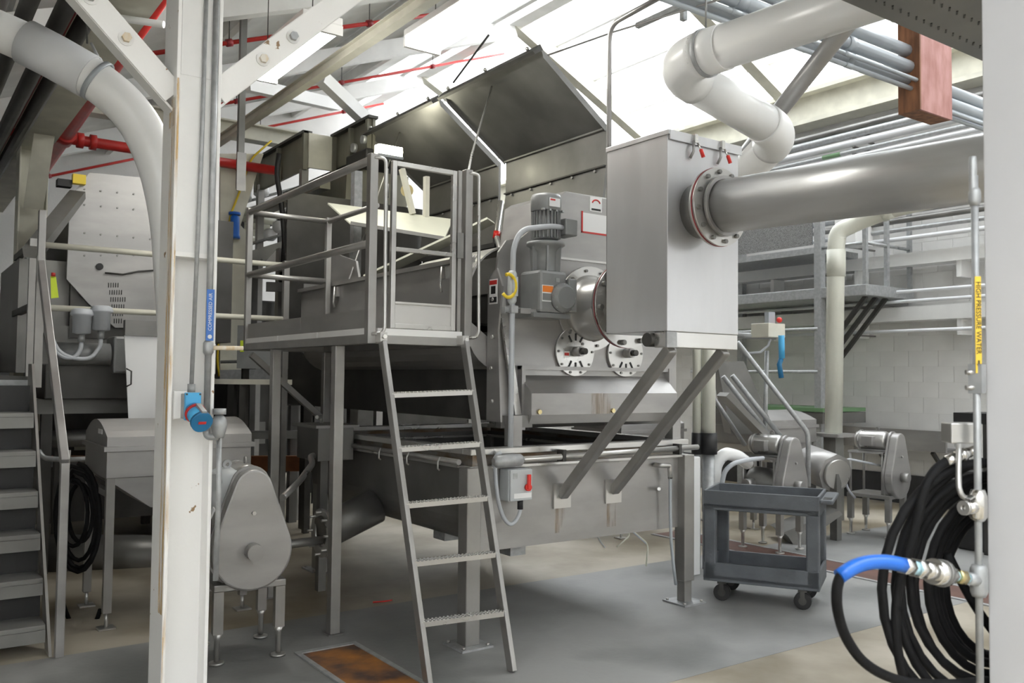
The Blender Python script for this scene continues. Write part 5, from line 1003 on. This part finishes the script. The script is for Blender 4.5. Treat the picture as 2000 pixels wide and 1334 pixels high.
build(B(P(486, 600, y=yp).x, P(486, 600, y=yp).x+.02, yp, yp+1.2, .2, 2.2), 'side_panel', 'steel_dark', tw)
ic = thing('infeed_conveyor', 'dark box-sided infeed conveyor leading to the raised hood lids', 'conveyor', (4.3, 9.6, 3.7)); cx0 = 4.12
zt = P(733, 224, x=cx0).z; zb = zt-.42; y0 = P(733, 224, x=cx0).y; ym_ = P(655, 256, x=cx0).y; xa = P(602, 250, y=ym_).x; y1 = P(505, 302, x=xa).y
sp = build(B(cx0, cx0+.03, y0+.05, ym_, zb, zt-.02), 'side_panel', 'steel_olive', ic)
for y in (y0+.08, (y0+ym_)/2, ym_-.05): build(B(cx0-.05, cx0, y, y+.05, zb-.02, zt), 'side_rib', 'steel_olive', sp)
sp = build(B(xa, xa+.03, ym_, y1, zb, zt-.02), 'side_panel', 'steel_olive', ic)
for y in (ym_, (y1+ym_)/2, y1-.05): build(B(xa-.05, xa, y, y+.05, zb-.02, zt), 'side_rib', 'steel_olive', sp)
build(B(xa, cx0, ym_-.03, ym_, zb, zt-.03), 'lit_step_panel', 'cream_paint', ic)  # steel face; the light falling on it is painted in as cream
build(B(cx0-.06, cx0+.05, y0+.03, ym_, zt-.03, zt), 'top_angle', 'steel_dark', ic); build(B(xa-.06, xa+.05, ym_, y1, zt-.03, zt), 'top_angle', 'steel_dark', ic)
build(B(cx0, cx0+.7, y0+.15, y1, zb, zb+.03), 'pan', 'steel_dark', ic); build(B(cx0+.67, cx0+.7, y0+.15, y1, zb, zt), 'side_panel', 'steel_dark', ic)
build(B(xa-.02, xa+.1, y0+.6, y1+.3, zb-.3, zb-.18), 'support_beam', 'steel_olive', ic)
for i in range(7): build(MB().cyl((xa-.25, y1+.1+i*.22, zb-.25-i*.05), (xa+.35, y1+.1+i*.22, zb-.25-i*.05), .05, n=10), 'roller', 'tray_cream', ic)
for x, y in ((xa, ym_+.1), (xa, y1-.1), (cx0+.6, ym_)): build(B(x-.04, x+.04, y-.04, y+.04, 0, zb), 'leg', 'steel_tube', ic)
build(MB().prism([(8.7, 3.85), (9.5, 3.85), (9.4, 2.9), (8.8, 2.7)], (4.0, 0, 0), Y, Z, (.75, 0, 0)), 'discharge_hopper', 'steel_olive', ic)
dv_ = build(B(cx0-.10, cx0+.0, y0+.0, y0+.5, zb-.12, zb+.06), 'drive_motor', 'black', ic, bev=.02); build(MB().cyl((cx0-.1, y0+.25, zb+.1), (cx0-.14, y0+.25, zb+.1), .05, n=12), 'pulley', 'galv', ic); build(MB().cyl((cx0-.1, y0+.02, zb+.14), (cx0-.14, y0+.02, zb+.14), .045, n=12), 'pulley', 'galv', ic)
tag(build(MB().tube([P(545, 300, d=9.6), P(540, 340, d=9.6), P(550, 400, d=9.6), P(556, 470, d=9.6), P(550, 560, d=9.6)], .03, 8, fil=.1), 'dark_hose', 'black'), 'thick dark hose hanging below the infeed conveyor', 'hose')
lp_ = P(740, 294, x=3.78); ml_ = thing('machine_lamp', 'small lit work lamp under the far hood lid', 'lamp', (lp_.x, lp_.y, 2.4))
build(B(lp_.x, lp_.x+.26, lp_.y, lp_.y+.1, lp_.z-.02, lp_.z+.07), 'diffuser', 'lamp_warm', ml_, bev=.01); build(B(lp_.x-.005, lp_.x+.265, lp_.y-.005, lp_.y+.105, lp_.z-.05, lp_.z-.02), 'housing', 'conduit_grey', ml_, bev=.005)
build(MB().tube([(lp_.x+.2, lp_.y+.05, lp_.z-.05), (lp_.x+.2, lp_.y+.05, 2.0)], .02, 8), 'stand_pipe', 'steel_tube', ml_)
# pale chute tray and posts above the trough
tp_ = thing('feed_tray', 'wide pale feed tray sloping over the far end of the trough', 'tray', P(780, 450, y=7.4)); ty = 7.35
q = [P(640, 398, y=ty+.5), P(660, 398, y=ty+.5), P(890, 432, y=ty+.5), P(868, 468, y=ty), P(680, 440, y=ty), P(672, 432, y=ty)]
vv = [P(640, 396, d=8.0), P(885, 428, d=7.9), P(868, 466, d=7.4), P(685, 436, d=7.4)]
build(MB().add(vv+[p+V((0, 0, -.015)) for p in vv], [(0, 1, 2, 3), (7, 6, 5, 4), (0, 4, 5, 1), (1, 5, 6, 2), (2, 6, 7, 3), (3, 7, 4, 0)]), 'tray_sheet', 'tray_cream', tp_)
build(MB().bar(vv[3], vv[2], .03, .03), 'front_lip', 'steel_dull', tp_)
for (a, b, c, d_) in ((785, 330, 806, 418, ), (833, 345, 832, 425)): build(MB().bar(P(a, b, d=7.9), P(c, d_, d=7.9), .05, .04), 'support_arm', 'cream_paint', tp_)
build(MB().cyl(P(795, 372, d=8.3), P(795, 372, d=8.2), .06, n=14), 'end_cap', 'brass', tp_)
build(B(*(lambda p: (p.x-.04, p.x+.04, p.y-.04, p.y+.04, 1.4, p.z))(P(697, 335, d=8.3))), 'post', 'galv', tp_)
# belt conveyors in the background behind the platform
random.seed(11)
cvl = ['upper belt conveyor with white machine parts behind the platform rails', 'middle belt conveyor behind the platform rails', 'lower belt conveyor low behind the platform rails']
for k, (pA, pB, dd) in enumerate((((455, 425), (640, 372), 11.5), ((480, 505), (690, 440), 10.8), ((430, 735), (665, 730), 9.8))):
    a = P(*pA, d=dd); b = P(*pB, d=dd+(.6 if k < 2 else .2)); t = thing('belt_conveyor', cvl[k], 'conveyor', ((a.x+b.x)/2, (a.y+b.y)/2, 0), 'belt conveyors behind the platform')
    s1 = build(MB().bar(a, b, .05, .14), 'side_frame', 'galv' if k == 2 else 'steel_dull', t); off = V((.45, .35, 0)); build(MB().bar(a+off, b+off, .05, .14), 'side_frame', 'steel_dull', t)
    build(MB().bar(a+off*.5, b+off*.5, .5, .03), 'belt', 'label_white' if k == 0 else 'steel_dull', t); build(MB().tube([a+V((0, 0, .16)), b+V((0, 0, .16))], .018, 8), 'guide_rail', 'galv', t)
    for f in (.08, .5, .92):
        c = a.lerp(b, f); build(B(c.x-.035, c.x+.035, c.y-.035, c.y+.035, 0, c.z-.05), 'leg', 'steel_dark', t)
tag(build(MB().prism([(0, 0), (.5, 0), (.5, .16), (.36, .22), (.12, .14)], P(518, 512, d=10.6), _rt, Z, _fw*.3), 'white_hood', 'label_white'), 'small white hood on the middle belt conveyor', 'cover')
for k, (px, py) in enumerate(((460, 405), (478, 395), (510, 385), (527, 470), (545, 455))):
    p = P(px, py, d=11.2); r = .07+.03*random.random(); tag(build(MB().lathe([(r*.6, 0), (r, .03), (r, r*1.4), (r*.5, r*1.8)], p, Z, 12), 'white_canister', 'label_white', at=p), ['leftmost white canister on the upper belt conveyor', 'white canister second from left on the upper conveyor', 'white canister third from left on the upper conveyor', 'white canister above the middle conveyor hood', 'rightmost white canister above the middle conveyor'][k], 'canister', 'white canisters on the conveyors')
cf_ = thing('control_cabinet', 'dark grey control cabinet with hi-vis stripe left of the platform leg', 'cabinet', P(480, 700, d=8.6)); a = P(464, 640, d=8.6); b = P(500, 720, d=8.6)
build(MB().prism([(0, 0), (.45, 0), (.45, .42), (0, .42)], (a.x, a.y, b.z), _rt, Z, _fw*.3), 'body', 'motor_grey', cf_); build(MB().prism([(0, 0), (.035, 0), (.035, .11), (0, .11)], P(469, 687, d=8.58), _rt, Z, _fw*.005), 'stripe', 'hivis', cf_)
build(B(a.x+.1, a.x+.16, a.y+.1, a.y+.16, 0, b.z), 'leg', 'steel_dark', cf_)
for k, (px0, py0, px1, py1, h_, dd, m) in enumerate(((415, 745, 700, 748, .05, 8.6, 'cream_paint'), (415, 830, 480, 832, .05, 9, 'steel_dull'), (440, 850, 640, 848, .08, 9, 'steel_dull'), (-30, 905, 640, 905, .16, 9.4, 'wood_orange'))):
    t = thing('cross_beam', ['pale rail crossing behind the platform legs', 'short grey pipe beam right of the near left column', 'grey cross pipe below the platform brace', 'orange-brown beam running low across the left background'][k], 'beam', P((px0+px1)/2, py0, d=dd))
    build(MB().bar(P(px0, py0, d=dd), P(px1, py1, d=dd), .08, h_, up=(0, 0, 1)), 'beam', m, t)
    for f in (.2, .8): c = P(px0, py0, d=dd).lerp(P(px1, py1, d=dd), f); build(B(c.x-.03, c.x+.03, c.y-.03, c.y+.03, 0, c.z-h_/2), 'support_post', 'steel_dark', t)
# dark steel frame standing under and behind
df = thing('support_frame', 'dark tall steel frame behind the platform and the tower', 'frame', (4.0, 9.5, 0))
for px in (575, 600, 640, 690, 545): 
    p = P(px, 700, d=9.3+.2*(px % 3)); build(B(p.x-.045, p.x+.045, p.y-.045, p.y+.045, 0, 3.0), 'post', 'steel_dull' if px % 2 else 'steel_dark', df)
for py in (520, 640, 560): build(MB().bar(P(520, py, d=9.4), P(720, py+8, d=9.8), .06, .1), 'beam', 'steel_dark', df)
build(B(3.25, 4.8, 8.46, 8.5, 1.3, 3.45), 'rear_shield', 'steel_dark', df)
random.seed(21)
rml = ['added dark filler machine behind the far beige column', 'added dark filler machine behind the bolted panel machine', 'added dark filler machine beneath the belt conveyors', 'added dark filler machine behind the infeed conveyor legs', 'added dark filler machine far behind the strutted box']
for k, (xa_, xb_, h_) in enumerate(((-3.6, -.6, 2.2), (-.4, 1.5, 1.9), (1.7, 3.6, 2.3), (3.8, 5.8, 2.6), (6.0, 8.4, 1.9))):  # bulks added for their dark colour, to darken the background gaps
    bg_ = thing('dark_filler', rml[k], 'machine', ((xa_+xb_)/2, 12.2, 0))
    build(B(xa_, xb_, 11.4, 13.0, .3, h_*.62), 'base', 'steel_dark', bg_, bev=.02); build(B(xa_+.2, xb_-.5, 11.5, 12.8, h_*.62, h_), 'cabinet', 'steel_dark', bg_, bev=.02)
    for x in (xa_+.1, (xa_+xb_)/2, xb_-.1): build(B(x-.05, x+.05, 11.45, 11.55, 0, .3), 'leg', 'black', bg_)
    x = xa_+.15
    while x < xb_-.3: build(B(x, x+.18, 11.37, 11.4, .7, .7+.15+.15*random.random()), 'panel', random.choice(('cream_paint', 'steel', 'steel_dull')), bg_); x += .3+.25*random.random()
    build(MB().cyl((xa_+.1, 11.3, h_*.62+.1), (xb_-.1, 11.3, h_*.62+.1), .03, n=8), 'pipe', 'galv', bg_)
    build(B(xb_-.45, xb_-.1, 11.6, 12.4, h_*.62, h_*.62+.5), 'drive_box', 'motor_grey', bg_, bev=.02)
ls_ = thing('low_dark_filler', 'added dark filler low behind the left stair and hopper', 'machine', (1.0, 9.0, 0))  # low bulk added to darken the space behind the stair
build(B(-1.5, 2.9, 8.9, 9.9, .25, .75), 'deck_frame', 'steel_dark', ls_); build(B(-1.3, .9, 9.0, 9.8, .75, 1.35), 'equipment_case', 'steel_dark', ls_, bev=.02)
for x in (-1.4, .7, 2.8): build(B(x-.05, x+.05, 8.95, 9.05, 0, .25), 'leg', 'black', ls_)
lp2 = tag(build(MB().tube([P(612, 890, d=6.4), P(606, 892, d=6.35), P(611, 905, d=6.3), P(585, 940, d=6.0), P(552, 972, d=5.6)], .022, 10, fil=.06), 'discharge_pipe', 'steel_bright'), 'shiny angled pipe running down to the near pump', 'pipe')

cbm = thing('tie_beam', 'cream steel beam above the red fire pipe right of the column', 'beam', P(500, 262, y=10.6)); zb_ = P(500, 262, y=10.6).z
build(B(1.3, 6.5, 10.5, 10.7, zb_-.10, zb_-.08), 'flange', 'cream_paint', cbm); build(B(1.3, 6.5, 10.5, 10.7, zb_+.08, zb_+.10), 'flange', 'cream_paint', cbm); build(B(1.3, 6.5, 10.59, 10.61, zb_-.08, zb_+.08), 'web', 'cream_paint', cbm)

rs = P(752, 1176, z=.004); tag(build(MB().tube([(rs.x-.08, rs.y+.03, .008), (rs.x, rs.y, .010), (rs.x+.06, rs.y+.01, .008)], .006, 6), 'plastic_scrap', 'red'), 'small red plastic scrap on the floor under the tank', 'scrap')
